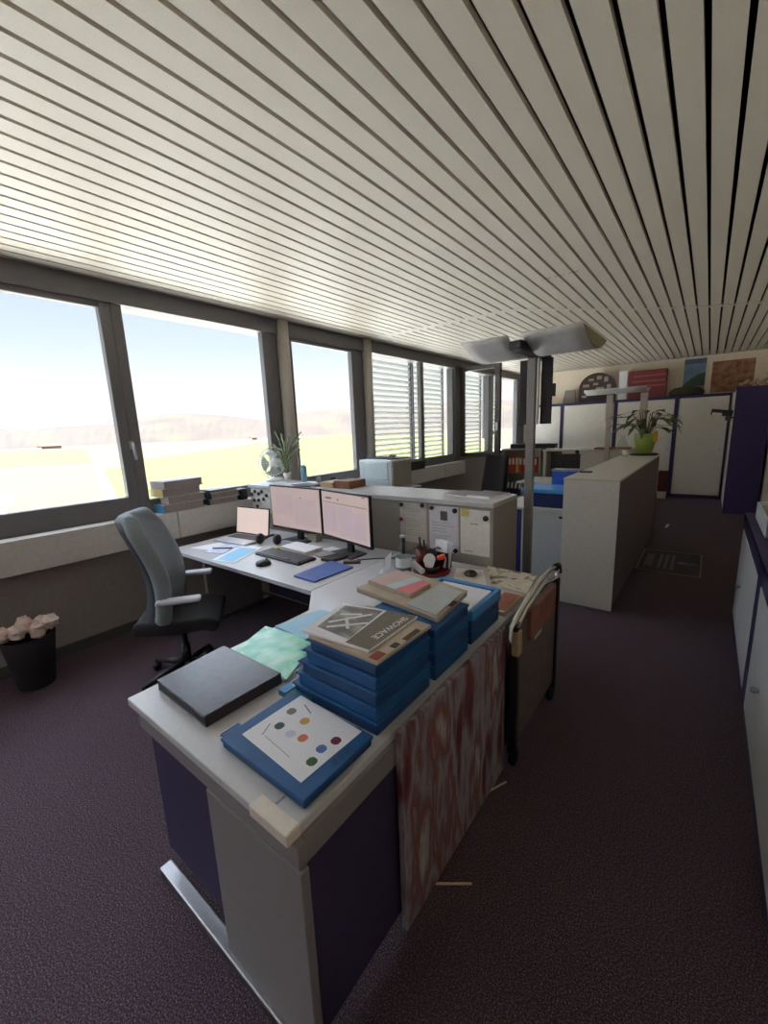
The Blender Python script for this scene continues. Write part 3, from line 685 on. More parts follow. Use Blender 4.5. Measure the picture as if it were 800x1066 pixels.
magnet(-1.763, .965, mgr, 'red round magnet on the left edge of the greyish notice')
magnet(-1.497, 1.072, M('magnet_blue', (40, 46, 84), .4), 'navy round magnet on the upper left corner of the middle notice')
magnet(-1.315, 1.066, mgb, 'dark round magnet on the upper right corner of the middle notice', .017)
magnet(-1.312, .785, mgb, 'dark round magnet at the lower right corner of the middle notice', .016)
magnet(-1.092, 1.035, M('magnet_green', (52, 62, 62), .4), 'grey green round magnet on the glossy white notice', .018)
one('sticky_note', MB().box(-1.268, -1.215, YF - .004, YF - .0026, 1.035, 1.085), M('sticky_yellow', (214, 196, 120), .7, noise=.15, scale=60), 'yellow sticky note on the corner of the glossy white notice', 'sticky note')
o = one('magnet_board', MB().box(-3.62, -3.27, YF - .005, YF - .0008, .86, 1.10), offw, 'white magnet board at the left end of the sideboard', 'board')
for q, (mx, mz) in enumerate(((-3.60, 1.04), (-3.57, .98), (-3.55, 1.07), (-3.53, .92), (-3.50, .985), (-3.49, 1.05), (-3.44, 1.075), (-3.42, 1.0), (-3.37, 1.04))):
    lbs = 'dark round magnet, %s from the left on the white board behind the laptop' % ORD[q]
    m_ = magnet(mx, mz, mgb, lbs, .017); m_.location.y -= .004
    m_['group'] = 'magnets on the white board'
# items on the sideboard top
DT = 1.14
t = thing('magazine', 'open magazine lying at the right end of the sideboard top', 'magazine', (-1.25, 2.72, DT))
for s_, q in (('left_page', [(-1.50, 2.64), (-1.30, 2.60), (-1.27, 2.84), (-1.45, 2.84)]), ('right_page', [(-1.295, 2.60), (-1.12, 2.58), (-1.06, 2.80), (-1.265, 2.84)])):
    part('page_block', MB().prism(q, DT, DT + (.008 if s_ == 'left_page' else .018)), white, t)
    part('page_print', MB().prism(q, DT + (.008 if s_ == 'left_page' else .018), DT + (.009 if s_ == 'left_page' else .019)), M('page_grey', (112, 108, 114), .4, noise=.2, scale=18), t)
# fan
FX, FY, FZ = -3.62, 2.78, DT
t = thing('desk_fan', 'white desk fan standing on the left end of the sideboard', 'fan', (FX, FY, FZ), .55)
part('base', MB().lathe([(.02, 0), (.10, .002), (.105, .012), (.06, .03), (.03, .04)], (0, 0, 0), 24), fanw, t, world=False)
part('neck', MB().tube([(0, 0, .03), (0, .01, .12), (0, .02, .17)], [.02, .018, .022]), fanw, t, world=False)
part('motor', MB().lathe([(.02, .01), (.045, .02), (.05, .07), (.03, .10), (.01, .105)], (0, 0, .185), 18, 'Y'), fanw, t, world=False)
cg = MB(); R_ = .165
for yy, rr in ((-.045, R_ * .75), (-.02, R_), (.012, R_)):
    cg.tube([(rr * math.cos(a), yy, .185 + rr * math.sin(a)) for a in [2 * PI * k / 28 for k in range(28)]], .003, 6, True)
for k in range(28):
    a = 2 * PI * k / 28
    cg.tube([(.03 * math.cos(a), -.06, .185 + .03 * math.sin(a)), (R_ * .75 * math.cos(a), -.045, .185 + R_ * .75 * math.sin(a)), (R_ * math.cos(a), -.02, .185 + R_ * math.sin(a)), (R_ * math.cos(a), .012, .185 + R_ * math.sin(a))], .0018, 5)
part('cage', cg, fanw, t, world=False)
part('hub_cap', MB().lathe([(.03, -.05), (.034, -.062), (.02, -.068)], (0, 0, .185), 18, 'Y'), fanw, t, world=False)
R_ = .165
bl = MB()
for k in range(4):
    a0 = PI / 2 * k
    bl.grid(lambda u, v, a0=a0: ((.025 + .115 * u) * math.cos(a0 + (v - .5) * (.5 + 1.1 * u)), -.02 + .03 * (v - .5), .185 + (.025 + .115 * u) * math.sin(a0 + (v - .5) * (.5 + 1.1 * u))), 5, 5)
part('blades', bl, M('fan_blade', (150, 152, 150), .4), t, solid=.002, world=False)
# spider plant on the ledge behind
t = thing('potted_plant', 'small spiky plant right of the desk fan on the sideboard', 'plant', (-3.42, 2.78, DT))
part('pot', MB().lathe([(.03, 0), (.042, .09), (.038, .09), (.034, .02)], (0, 0, 0), 18), offw, t, world=False)
lf = MB()
for k in range(16):
    a = 2 * PI * k / 16 + random.uniform(-.2, .2); l_ = random.uniform(.10, .20); up_ = random.uniform(.2, .5)
    pts = [(0, 0, .08), (l_ * .4 * math.cos(a), l_ * .4 * math.sin(a), .09 + up_ * .6), (l_ * math.cos(a), l_ * math.sin(a), .09 + up_ * .85), (l_ * 1.15 * math.cos(a), l_ * 1.15 * math.sin(a), .09 + up_ * .7)]
    lf.tube(pts, [.008, .008, .006, .002], 5)
part('leaves', lf, M('plant_grey_green', (116, 126, 92), .6, noise=.2), t, world=False)
part('soil', MB().lathe([(.002, .078), (.036, .079), (.036, .083)], (0, 0, 0), 16), soil, t, world=False)
one('spray_can', MB().lathe([(.03, 0), (.031, .12), (.031, .15), (.02, .162), (.014, .17)], (-3.20, 2.81, DT), 18), M('can_blue', (122, 164, 178), .4, .2), 'pale blue can on the sideboard right of the fan', 'can')
one('paper_stack', MB().slab([(-3.12, 2.55, DT + .012), (-2.78, 2.52, DT + .012), (-2.84, 2.70, DT + .012), (-3.10, 2.72, DT + .012)], .011).mat(1).slab([(-3.05, 2.50, DT + .018), (-2.80, 2.50, DT + .018), (-2.76, 2.66, DT + .018), (-3.0, 2.68, DT + .018)], .0055), [white, greyd], 'loose papers on the sideboard between the can and the wooden box', 'paper')
t = thing('wooden_box', 'low two-tone wooden box on the sideboard behind the right monitor', 'box', (-2.56, 2.66, DT))
part('tray', MB().box(-2.71, -2.56, 2.56, 2.76, DT, DT + .05), wood, t, bevel=.002)
part('tray', MB().box(-2.559, -2.38, 2.58, 2.80, DT, DT + .065), M('red_wood', (128, 88, 66), .6, noise=.15, scale=14), t, bevel=.002)
one('mug', MB().lathe([(.03, 0), (.034, .06), (.03, .06), (.027, .01)], (-2.80, 2.81, DT), 16), blk, 'small black mug beside the wooden box', 'mug')
one('glass_jar', MB().lathe([(.02, 0), (.022, .05), (.02, .052)], (-3.0, 2.82, DT), 16), M('jar_grey', (130, 130, 128), .3), 'small grey jar between the can and the black mug', 'jar')

# ------------------------------------------------------------------ binders on the sill
def binder(c, size, rz, spine, label, paper=True):
    t = thing('ring_binder', label, 'binder', c, rz, 'binders stacked on the window sill')
    sx, sy, sz = size
    part('cover', MB().box(-sx / 2, sx / 2, -sy / 2, sy / 2, 0, .004).box(-sx / 2, sx / 2, -sy / 2, sy / 2, sz - .004, sz), M('binder_grey', (176, 172, 176), .7, noise=.15, scale=50), t, world=False)
    part('spine', MB().box(-sx / 2, sx / 2, -sy / 2 - .003, -sy / 2 + .003, 0, sz), spine, t, world=False)
    part('pages', MB().box(-sx / 2 + .008, sx / 2 - .01, -sy / 2 + .003, sy / 2 - .01, .005, sz - .005), M('binder_pages', (152, 142, 142), .8, noise=.12, scale=60), t, world=False)
    return t
zz = .986
bx, by = -3.79, 1.80
spn = [M('spine_blue', (76, 146, 192), .5), M('spine_white', (226, 224, 230), .5), M('spine_yellow', (226, 206, 140), .5), M('spine_grey', (176, 172, 178), .5)]
binder((bx + .01, by, zz), (.22, .38, .07), .03, spn[0], 'bottom binder with a blue spine in the tall sill stack')
binder((bx + .015, by + .04, zz + .071), (.20, .34, .065), -.04, spn[1], 'white spined binder second from below in the tall sill stack')
binder((bx, by + .0, zz + .137), (.21, .36, .07), .05, spn[2], 'binder with a yellow spine label in the tall sill stack')
binder((bx, by + .02, zz + .208), (.21, .38, .065), .12, spn[3], 'top binder of the tall sill stack, turned askew')
bx, by = -3.77, 2.20
dk = M('spine_dark', (70, 70, 78), .5)
binder((bx, by, zz), (.20, .30, .055), -.05, dk, 'bottom dark binder of the low sill stack')
binder((bx, by + .01, zz + .056), (.20, .32, .055), .06, dk, 'middle dark binder of the low sill stack')
binder((bx, by, zz + .112), (.20, .30, .03), 0, M('spine_green', (70, 92, 96), .5), 'thin dark green binder on top of the low sill stack')
one('black_box', MB().box(-3.80, -3.68, 2.38, 2.46, zz, zz + .11), blk, 'small black box on the sill left of the sideboard', 'box', bevel=.004)

# ------------------------------------------------------------------ office chair at the back desk
t = thing('office_chair', 'blue grey swivel chair standing at the back desk by the window', 'chair', (-2.70, 1.20, 0), -math.atan2(.6, .8))
def backf(u, v):                 # u across, v up
    z = .50 + .68 * v
    wd = .265 * (1 - .08 * v) * (1 - .35 * max(0, v - .86) / .14)
    x = (u - .5) * 2 * wd
    lean = -.13 - .07 * v + .05 * math.sin(v * PI * 1.3)
    return (x, lean + .10 * (abs(u - .5) * 2) ** 2, z)
part('backrest', MB().grid(backf, 14, 20), chairm, t, solid=.09, subsurf=1, world=False)
part('back_shell', MB().grid(lambda u, v: (backf(.04 + .92 * u, .03 + .93 * v)[0] , backf(.04 + .92 * u, .03 + .93 * v)[1] - .052, backf(.04 + .92 * u, .03 + .93 * v)[2]), 12, 16), chaird, t, solid=.02, subsurf=1, world=False)
def seatf(u, v):
    x = (u - .5) * .50 * (1 - .15 * (1 - v) ** 2); y = -.24 + .50 * v
    return (x, y, .47 - .02 * math.sin(v * PI) - .05 * max(0, v - .85) / .15 + .015 * (abs(u - .5) * 2) ** 3)
part('seat', MB().grid(seatf, 12, 12), M('seat_dark', (34, 31, 38), .9), t, solid=.08, subsurf=1, world=False)
for sx in (-1, 1):
    a = part('armrest', MB().obox((sx * .27, .06, .66), (.075, .25, .03)), armm, t, bevel=.014, seg=3, world=False)
    part('arm_post', MB().tube([(sx * .27, .02, .645), (sx * .28, .0, .52), (sx * .17, -.02, .43)], [.02, .022, .02]), chaird, a)
part('gas_column', MB().lathe([(.03, .10), (.03, .25), (.022, .25), (.022, .42)], (0, 0, 0), 16), blk, t, world=False)
part('tilt_lever', MB().tube([(-.05, -.05, .42), (-.30, -.12, .46)], [.008, .012]), M('lever', (150, 150, 156), .4), t, world=False)
for k in range(5):
    a = 2 * PI * k / 5 + .3; c_, s_ = math.cos(a), math.sin(a)
    l_ = part('base_leg', MB().tube([(.03 * c_, .03 * s_, .115), (.17 * c_, .17 * s_, .095), (.30 * c_, .30 * s_, .07)], [.026, .022, .016]), blk, t, world=False)
    part('caster', MB().lathe([(.028, -.022), (.03, -.012), (.03, .012), (.028, .022)], (.30 * c_, .30 * s_, .031), 16, 'X'), blk, l_, world=False)

# crumpled papers in a wastebasket by the wall
t = thing('wastebasket', 'dark wastebasket by the window wall heaped with crumpled white paper', 'bin', (-3.52, .55, 0))
part('bin', MB().lathe([(.10, 0), (.15, .36), (.142, .36), (.095, .01)], (0, 0, 0), 24), M('bin_dark', (34, 28, 38), .9), t, world=False)
random.seed(3)
for k in range(6):
    x_, y_ = ((-.06, -.12), (.03, -.05), (-.05, .0), (.05, .05), (-.02, .09), (.06, .12))[k]
    mb = MB(); n1, n2 = 7, 9; rr = .056
    vs = []
    for i in range(n1 + 1):
        for j in range(n2):
            th = PI * i / n1; ph = 2 * PI * j / n2; r_ = rr * random.uniform(.72, 1.12)
            vs.append((-3.52 + x_ + r_ * math.sin(th) * math.cos(ph), .55 + y_ + r_ * math.sin(th) * math.sin(ph), .39 + .02 * (k % 3) + r_ * math.cos(th)))
    mb.add(vs, [(i * n2 + j, i * n2 + (j + 1) % n2, (i + 1) * n2 + (j + 1) % n2, (i + 1) * n2 + j) for i in range(n1) for j in range(n2)])
    one('crumpled_paper', mb, M('crumple', (216, 196, 192), .85, noise=.12, scale=40), 'crumpled whitish paper ball, %s from the left in the dark wastebasket' % ORD[k], 'paper', 'crumpled paper balls in the wastebasket')
# thin strips on the carpet
one('floor_strip', MB().obox((-.633, 1.54, .002), (.15, .007, .004), rz=1.13), M('strip_cream', (206, 186, 160), .6), 'pale strip on the carpet nearer the chrome cart', 'strip')
one('floor_strip', MB().obox((-.60, 1.067, .002), (.16, .007, .004), rz=.62), M('strip_cream', (206, 186, 160), .6), 'pale strip on the carpet in front of the painted panel', 'strip')

# ------------------------------------------------------------------ painted canvas hanging along the desk side
t = thing('painting', 'abstract drip painting in grey, red and brown leaning along the desk side', 'painting', (-.66, 1.26, 0))
part('canvas', MB().box(-.662, -.640, .856, 1.672, .0, .74), ramp_mat('drip_paint', 1.0, [(.30, (58, 38, 54)), (.39, (118, 48, 52)), (.43, (122, 100, 104)), (.50, (158, 152, 162)), (.56, (122, 104, 112)), (.60, (140, 72, 56)), (.645, (146, 134, 134)), (.74, (206, 204, 206))], .6, .25, mapping=(8, 11, 2.6), detail=14, distort=.1), t, bevel=.003)
part('stretcher', MB().box(-.668, -.663, .87, 1.66, .01, .72), brown, t)

# chrome handled cart
t = thing('hand_cart', 'cart with arched chrome handle and brown card boxes by the desk end', 'cart', (-.63, 2.05, 0))
hd = []
for k in range(13):
    s_ = k / 12; hd.append((-.615, 1.66 + .70 * s_, .745 + .10 * math.sin(min(1, s_ * 1.35) * PI * .5) - (.02 * max(0, s_ - .8) / .2)))
part('handle', MB().tube([(-.615, 1.645, .60), (-.615, 1.648, .70)] + hd + [(-.615, 2.38, .80), (-.615, 2.36, .755), (-.615, 2.28, .77), (-.615, 2.10, .80), (-.615, 1.85, .765), (-.615, 1.73, .71)], .0125, 10), chrome, t)
part('grip', MB().tube([(-.615, 2.33, .828), (-.615, 2.385, .822), (-.615, 2.40, .78)], .02, 10), blk, t)
part('post', MB().box(-.635, -.595, 1.69, 1.73, .08, .72), blk, t, bevel=.004)
part('post', MB().box(-.635, -.595, 2.33, 2.37, .08, .76), blk, t, bevel=.004)
part('panel', MB().box(-.632, -.606, 1.73, 2.33, .12, .735), M('cart_panel', (112, 97, 88), .8, noise=.12, scale=12), t)
part('bracket', MB().box(-.64, -.585, 1.68, 1.73, .60, .715), M('bracket_tan', (178, 156, 126), .6), t, bevel=.004)
for y0 in (1.73, 2.33):
    part('caster', MB().lathe([(.036, -.014), (.04, -.008), (.04, .008), (.036, .014)], (-.615, y0, .041), 18, 'X'), blk, t)
part('sticker', MB().box(-.606, -.604, 1.97, 2.08, .55, .60), M('sticker_grey', (178, 176, 176), .6), t)
one('cardboard_box', MB().box(-.603, -.585, 1.85, 2.25, .605, .755), M('card_red', (140, 92, 78), .8, noise=.2, scale=14), 'flat reddish brown card box hung on the chrome cart', 'box')
bpy.data.objects['cardboard_box'].location.x = -.594

# ------------------------------------------------------------------ uplighter floor lamps
def trough(x0, x1, y0, y1, z0, depth, n=12):
    def g(u, v):
        return (x0 + (x1 - x0) * u, y0 + (y1 - y0) * v, z0 - depth * math.sin(v * PI))
    return MB().grid(g, 4, n)
def endcap(x, y0, y1, z0, depth, n=12):
    pts = [(x, y0 + (y1 - y0) * v / n, z0 - depth * math.sin(v / n * PI)) for v in range(n + 1)]
    return MB().add(pts, [tuple(range(n + 1))])
t = thing('floor_lamp', 'tall grey uplighter lamp with two wide wing reflectors in the middle of the office', 'lamp', (-.97, 2.93, 0))
ly = 2.93
part('base', MB().box(-1.12, -.82, ly - .16, ly + .16, 0, .02), greyp, t, bevel=.006)
part('pole', MB().box(-1.003, -.945, ly - .02, ly + .02, .02, 2.06), greyp, t, bevel=.006)
part('head', MB().prism([(-.985, 2.52), (-.90, 2.50), (-.90, 3.1), (-1.0, 3.14)], 2.055, 2.105), M('lamp_head_black', (36, 30, 32), .5), t, bevel=.01)
for (xa, xb) in ((-1.285, -.985), (-.905, -.575)):
    wgt = part('reflector', trough(xa, xb, 2.50, 3.16, 2.135, .085), lampw, t, solid=.006)
    part('end_cap', endcap(xb if xb > -.9 else xa, 2.50, 3.16, 2.135, .085), olive, wgt, solid=.004)
    part('tube_light', MB().tube([(xa + .03, 2.80, 2.11), (xb - .03, 2.80, 2.11)], .012), M('tube_white', (236, 236, 230), .4), wgt)
part('black_panels', MB().box(-1.07, -1.015, ly + .03, ly + .06, 1.62, 2.05).box(-.925, -.855, ly + .03, ly + .06, 1.62, 2.05), M('panel_black', (34, 26, 40), .6), t, bevel=.004, label='black panels behind the pole')  # unidentified black panels, attached to the lamp for support
part('bright_gap_strip', MB().box(-.941, -.929, ly - .01, ly + .02, 1.62, 2.05), white, t)  # white strip stands in for the bright gap between the panels
part('bracket', MB().box(-.855, -.835, ly + .02, ly + .06, 1.80, 1.88), blk, t)
t = thing('floor_lamp', 'pale two-post uplighter lamp behind the far end of the counter', 'lamp', (-1.25, 9.0, 0))
part('base', MB().box(-1.62, -.86, 8.85, 9.15, 0, .02), greyp, t, bevel=.005)
for px in (-1.52, -.97):
    part('pole', MB().box(px - .04, px + .04, 8.97, 9.03, .02, 2.10).box(px - .055, px + .055, 8.965, 9.035, 1.62, 2.1), M('pole_pale', (188, 176, 168), .5), t, bevel=.005)
part('reflector', trough(-1.92, -.92, 8.7, 9.3, 2.20, .08), lampw, t, solid=.008)
part('tube_light', MB().tube([(-1.85, 9.0, 2.16), (-1.0, 9.0, 2.16)], .014), MATS['tube_white'], t)

# ------------------------------------------------------------------ counter with plant
t = thing('counter', 'chest-high pale counter block along the walkway with a plant at its far end', 'counter', (-.755, 5.35, 0))
part('body', MB().prism([(-.96, 3.847), (-.560, 3.847), (-.528, 6.86), (-.93, 6.86)], 0, 1.125), M('counter_side', (178, 174, 172), .5, noise=.04, scale=30), t)
part('aisle_shade_panel', MB().prism([(-.559, 3.847), (-.540, 3.847), (-.505, 6.86), (-.527, 6.86)], .02, 1.127), M('counter_aisle_shade', (104, 92, 100), .9, noise=.2, scale=120), t)  # shade on the aisle side put into a darker colour
part('end_panel', MB().box(-.968, -.536, 3.822, 3.847, 0, 1.128), M('counter_end', (222, 219, 216), .5, noise=.04, scale=30), t, bevel=.002)
part('top', MB().prism([(-.972, 3.818), (-.533, 3.818), (-.496, 6.88), (-.935, 6.88)], 1.128, 1.15), counter, t, bevel=.004)
CT = 1.15
one('pen_tray', MB().box(-.945, -.84, 4.27, 4.33, CT, CT + .012), blk, 'slim black tray near the front of the counter top', 'tray', bevel=.003)
t = thing('potted_plant', 'leafy plant in a lime green pot at the far end of the counter', 'plant', (-.67, 6.65, CT))
part('saucer', MB().lathe([(.02, 0), (.16, .002), (.17, .022), (.16, .024)], (0, 0, 0), 24), M('saucer_dark', (62, 56, 52), .6), t, world=False)
part('pot', MB().lathe([(.09, .024), (.125, .20), (.13, .29), (.118, .29), (.11, .2), (.08, .04)], (0, 0, 0), 26), lime, t, world=False)
part('yellow_leaf', MB().obox((.12, -.06, .25), (.05, .02, .14), rz=.4), yellow, t, bevel=.006, world=False)
part('soil', MB().lathe([(.002, .26), (.114, .262), (.114, .268)], (0, 0, 0), 20), soil, t, world=False)
random.seed(11)
lv = MB(); stx = MB()
for k in range(34):
    a = 2 * PI * k / 34 + random.uniform(-.2, .2); l_ = random.uniform(.12, .30); hgt = random.uniform(.10, .34)
    p0 = Vector((.03 * math.cos(a), .03 * math.sin(a), .265)); p1 = Vector((l_ * .6 * math.cos(a), l_ * .6 * math.sin(a), .27 + hgt)); p2 = Vector((l_ * 1.15 * math.cos(a), l_ * 1.15 * math.sin(a), .27 + hgt * random.uniform(.5, 1.1)))
    stx.tube([p0, p1, p2], [.006, .004, .003], 5)
    for s_ in (.6, 1.):
        c = p1.lerp(p2, s_); d = (p2 - p1).normalized(); n_ = d.cross(Vector((0, 0, 1))).normalized()
        tip = c + d * .14 - Vector((0, 0, random.uniform(0, .06))); m1 = c + d * .06 + n_ * .036; m2 = c + d * .06 - n_ * .036; up_ = Vector((0, 0, .012))
        lv.add([c, m1 + up_, tip, m2 + up_, c + d * .07], [(0, 1, 4), (1, 2, 4), (2, 3, 4), (3, 0, 4)])
part('stems', stx, M('stem_brown', (104, 92, 60), .7), t, world=False)
part('leaves', lv, green, t, solid=.002, world=False)
t = thing('glass_carafe', 'clear glass carafe on the counter left of the lime pot', 'carafe', (-.93, 6.62, CT))
part('glass', MB().lathe([(.05, 0), (.075, .03), (.08, .10), (.055, .18), (.028, .24), (.03, .27), (.027, .27), (.02, .23), (.05, .17), (.074, .10), (.07, .035), (.045, .008)], (0, 0, 0), 24), glass2, t, world=False)
one('cup', MB().lathe([(.03, 0), (.034, .08), (.03, .08), (.026, .008)], (-.87, 6.45, CT), 16), offw, 'small white cup between the carafe and the lime pot', 'cup')

# ------------------------------------------------------------------ white cabinet and blue boxes beside the counter
t = thing('cabinet', 'low white cabinet between the lamp pole and the counter', 'cabinet', (-1.2, 4.3, 0))
part('body', MB().box(-1.40, -.985, 4.02, 4.60, .05, .80), M('cab_white', (196, 200, 206), .5), t)
part('side_panel', MB().box(-1.50, -1.401, 4.01, 4.60, .05, .80), M('navy_side', (32, 40, 110), .6), t)
part('top', MB().box(-1.62, -.98, 3.99, 4.62, .80, .825), offw, t, bevel=.004)
part('door', MB().box(-1.395, -.99, 4.0, 4.02, .06, .795), M('cab_white2', (190, 196, 204), .5), t, bevel=.003)
part('handle', MB().box(-1.04, -1.0, 3.985, 4.0, .745, .765), blk, t)
t = thing('crate', 'dark navy storage crate with a bright blue rim on the white cabinet', 'crate', (-1.19, 4.3, .826))
part('body', MB().box(-1.40, -1.0, 4.06, 4.45, .826, .965), M('crate_navy', (22, 40, 96), .5), t, bevel=.006)
part('rim', MB().box(-1.42, -.99, 4.05, 4.46, .965, 1.0), M('crate_rim', (70, 150, 226), .4), t, bevel=.005)
t = thing('storage_box', 'bright royal blue box standing behind the navy crate', 'box', (-1.10, 4.62, .826))
part('body', MB().box(-1.255, -.98, 4.48, 4.60, .826, 1.135), royal, t, bevel=.005)
part('lid', MB().box(-1.26, -.975, 4.475, 4.605, 1.135, 1.155), M('grey_lid', (150, 156, 170), .5), t, bevel=.003)
one('glass_jar', MB().lathe([(.035, 0), (.038, .10), (.03, .11)], (-1.335, 4.52, .826), 16), M('jar_pink', (190, 180, 178), .3), 'pale jar left of the royal blue box', 'jar', bevel=0)

# ------------------------------------------------------------------ printer, second workstation behind the sideboard
t = thing('cabinet', 'low grey cabinet under the printer beside the window', 'cabinet', (-3.3, 4.25, 0))
part('body', MB().box(-3.64, -2.96, 4.0, 4.60, 0, .86), wallg, t)
part('top', MB().box(-3.65, -2.95, 3.98, 4.62, .86, .885), lam, t, bevel=.003)
t = thing('printer', 'boxy white printer on the cabinet by the column', 'printer', (-3.25, 4.25, .886))
part('body', MB().box(-3.52, -3.0, 4.03, 4.46, .886, 1.26), M('printer_white', (212, 222, 228), .4), t, bevel=.012, seg=3)
part('front_panel', MB().box(-3.42, -3.06, 4.018, 4.03, 1.02, 1.235), M('printer_pale', (216, 232, 238), .35), t, bevel=.004)
part('paper_drawer', MB().box(-3.49, -3.03, 4.02, 4.03, .90, 1.0), M('printer_grey', (186, 192, 202), .4), t, bevel=.004)
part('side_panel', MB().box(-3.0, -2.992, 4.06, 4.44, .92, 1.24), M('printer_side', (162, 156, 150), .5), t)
part('control_panel', MB().obox((-3.08, 4.14, 1.29), (.10, .10, .015), rx=.5), M('control_dark', (72, 60, 56), .5), t, bevel=.004)
part('lid', MB().box(-3.50, -3.02, 4.18, 4.45, 1.26, 1.275), blk, t, bevel=.004)
one('black_box', MB().box(-3.72, -3.60, 5.15, 5.75, .986, 1.12), blk, 'black box on the sill right of the printer', 'box', bevel=.006)
one('paper_slab', MB().slab([(-2.94, 4.02, .93), (-2.80, 4.05, .93), (-3.0, 5.0, .95), (-3.2, 5.0, .95)], .02), M('slab_pale', (176, 172, 168), .6), 'pale shelf board running along the printer side', 'board')
bpy.data.objects.remove(bpy.data.objects['paper_slab'])
# black mesh chair
t = thing('office_chair', 'black high-backed office chair in front of the binder shelf', 'chair', (-2.45, 5.35, 0), 2.6)
part('backrest', MB().grid(lambda u, v: ((u - .5) * .52 * (1 - .12 * v ** 3), -.22 - .10 * v + .06 * (abs(u - .5) * 2) ** 2, .50 + .72 * v), 12, 16), blkm, t, solid=.06, subsurf=1, world=False)
part('seat', MB().grid(lambda u, v: ((u - .5) * .5, -.22 + .48 * v, .47 - .03 * v * v), 8, 8), blkm, t, solid=.08, subsurf=1, world=False)
for sx in (-1, 1): part('armrest', MB().obox((sx * .28, .05, .67), (.06, .24, .03)).tube([(sx * .28, .05, .66), (sx * .25, .0, .46)], .018), blk, t, bevel=.008, world=False)
part('gas_column', MB().lathe([(.03, .1), (.03, .43)], (0, 0, 0), 14), blk, t, world=False)
for k in range(5):
    a = 2 * PI * k / 5; c_, s_ = math.cos(a), math.sin(a)
    l_ = part('base_leg', MB().tube([(0, 0, .1), (.28 * c_, .28 * s_, .07)], [.026, .016]), blk, t, world=False)
    part('caster', MB().lathe([(.028, -.02), (.028, .02)], (.28 * c_, .28 * s_, .0285), 14, 'X'), blk, l_, world=False)

# binder shelf at the far left
t = thing('bookshelf', 'low open shelf of ring binders below the last windows', 'shelf', (-3.2, 9.15, 0))
sw = M('shelf_grey', (176, 168, 156), .6)
part('carcass', MB().box(-3.60, -3.57, 9.0, 9.34, 0, 1.08).box(-2.80, -2.77, 9.0, 9.34, 0, 1.08).box(-3.6, -2.77, 9.32, 9.34, 0, 1.08).box(-3.57, -2.8, 9.0, 9.32, 0, .06), sw, t)
part('shelf', MB().box(-3.57, -2.80, 9.0, 9.32, .57, .595), sw, t)
part('top', MB().box(-3.62, -2.75, 8.98, 9.35, 1.08, 1.11), M('shelf_top', (196, 190, 178), .5), t, bevel=.003)
rd = M('binder_red', (190, 58, 40), .5); yl = M('binder_yellow', (214, 170, 70), .5); nv = M('binder_navy', (36, 38, 92), .5); labw = M('binder_label', (220, 214, 206), .6)
def fbinder(x, z, m, lb, grp, lean=0):
    t = thing('ring_binder', lb, 'binder', (x, 9.14, z), 0, grp)
    t.rotation_euler = (0, lean, 0)
    part('body', MB().box(-.033, .033, -.12, .14, 0, .32), m, t, bevel=.003, world=False)
    part('spine_label', MB().box(-.024, .024, -.1225, -.12, .17, .30), labw, t, world=False)
cols_ = [rd, rd, rd, yl, rd, rd, rd, rd, rd]
names_ = ['red', 'red', 'red', 'yellow', 'red', 'red', 'red', 'red', 'red']
for i in range(9):
    fbinder(-3.52 + .08 * i, .596, cols_[i], 'yellow binder with a white label on the upper shelf' if names_[i] == 'yellow' else 'red binder, %s from the left on the upper shelf' % ORD[i], 'binders on the upper shelf')
for i in range(7):
    fbinder(-3.50 + .085 * i, .07, nv, 'navy binder leaning, %s from the left on the lower shelf' % ORD[i], 'binders on the lower shelf', lean=.16)
one('speaker_bar', MB().box(-3.45, -2.50, 9.05, 9.25, 1.115, 1.21), blk, 'long black case lying on top of the binder shelf', 'case', bevel=.01)
bpy.data.objects['speaker_bar'].name = 'equipment_case'
# low cabinets to the right
t = thing('sideboard', 'low pale sideboard with an open dark bay right of the binder shelf', 'sideboard', (-2.0, 9.2, 0))
part('top', MB().box(-2.74, -1.05, 9.0, 9.45, 1.05, 1.085), M('shelf_top', (196, 190, 178), .5), t, bevel=.003)
part('carcass', MB().box(-2.72, -2.66, 9.02, 9.44, 0, 1.05).box(-2.72, -1.07, 9.40, 9.44, 0, 1.05).box(-2.35, -1.07, 9.03, 9.40, 0, 1.05), offw, t)
part('back_panel', MB().box(-2.66, -2.35, 9.38, 9.40, 0, 1.05), greyd, t)
one('folder', MB().box(-1.75, -1.15, 9.02, 9.30, 1.086, 1.12), M('folder_redbrown', (150, 74, 60), .6), 'red brown folders lying on the far sideboard', 'folder')
t = thing('monitor', 'dark back of a monitor on the desk beyond the blue box', 'monitor', (-1.72, 7.0, .72), .15)
part('housing', MB().box(-.17, .17, -.02, .02, .12, .42).box(-.1, .1, -.05, -.02, .16, .34), M('monitor_back', (46, 40, 42), .6), t, bevel=.006, world=False)
part('stand', MB().box(-.03, .03, .0, .03, .01, .2), blk, t, world=False)
part('base', MB().box(-.12, .12, -.09, .09, 0, .012), blk, t, world=False)
part('webcam', MB().lathe([(.008, 0), (.03, .012), (.03, .045), (.01, .06)], (.12, 0, .42), 14), blk, t, world=False)
t = thing('desk', 'far desk with a dark monitor behind the counter', 'desk', (-1.8, 6.95, 0))
part('tabletop', MB().box(-2.4, -1.15, 6.6, 7.35, .69, .72), lam, t, bevel=.003)
for xx in (-2.35, -1.24): part('leg', MB().box(xx, xx + .04, 6.65, 7.3, 0, .69), lam2, t)

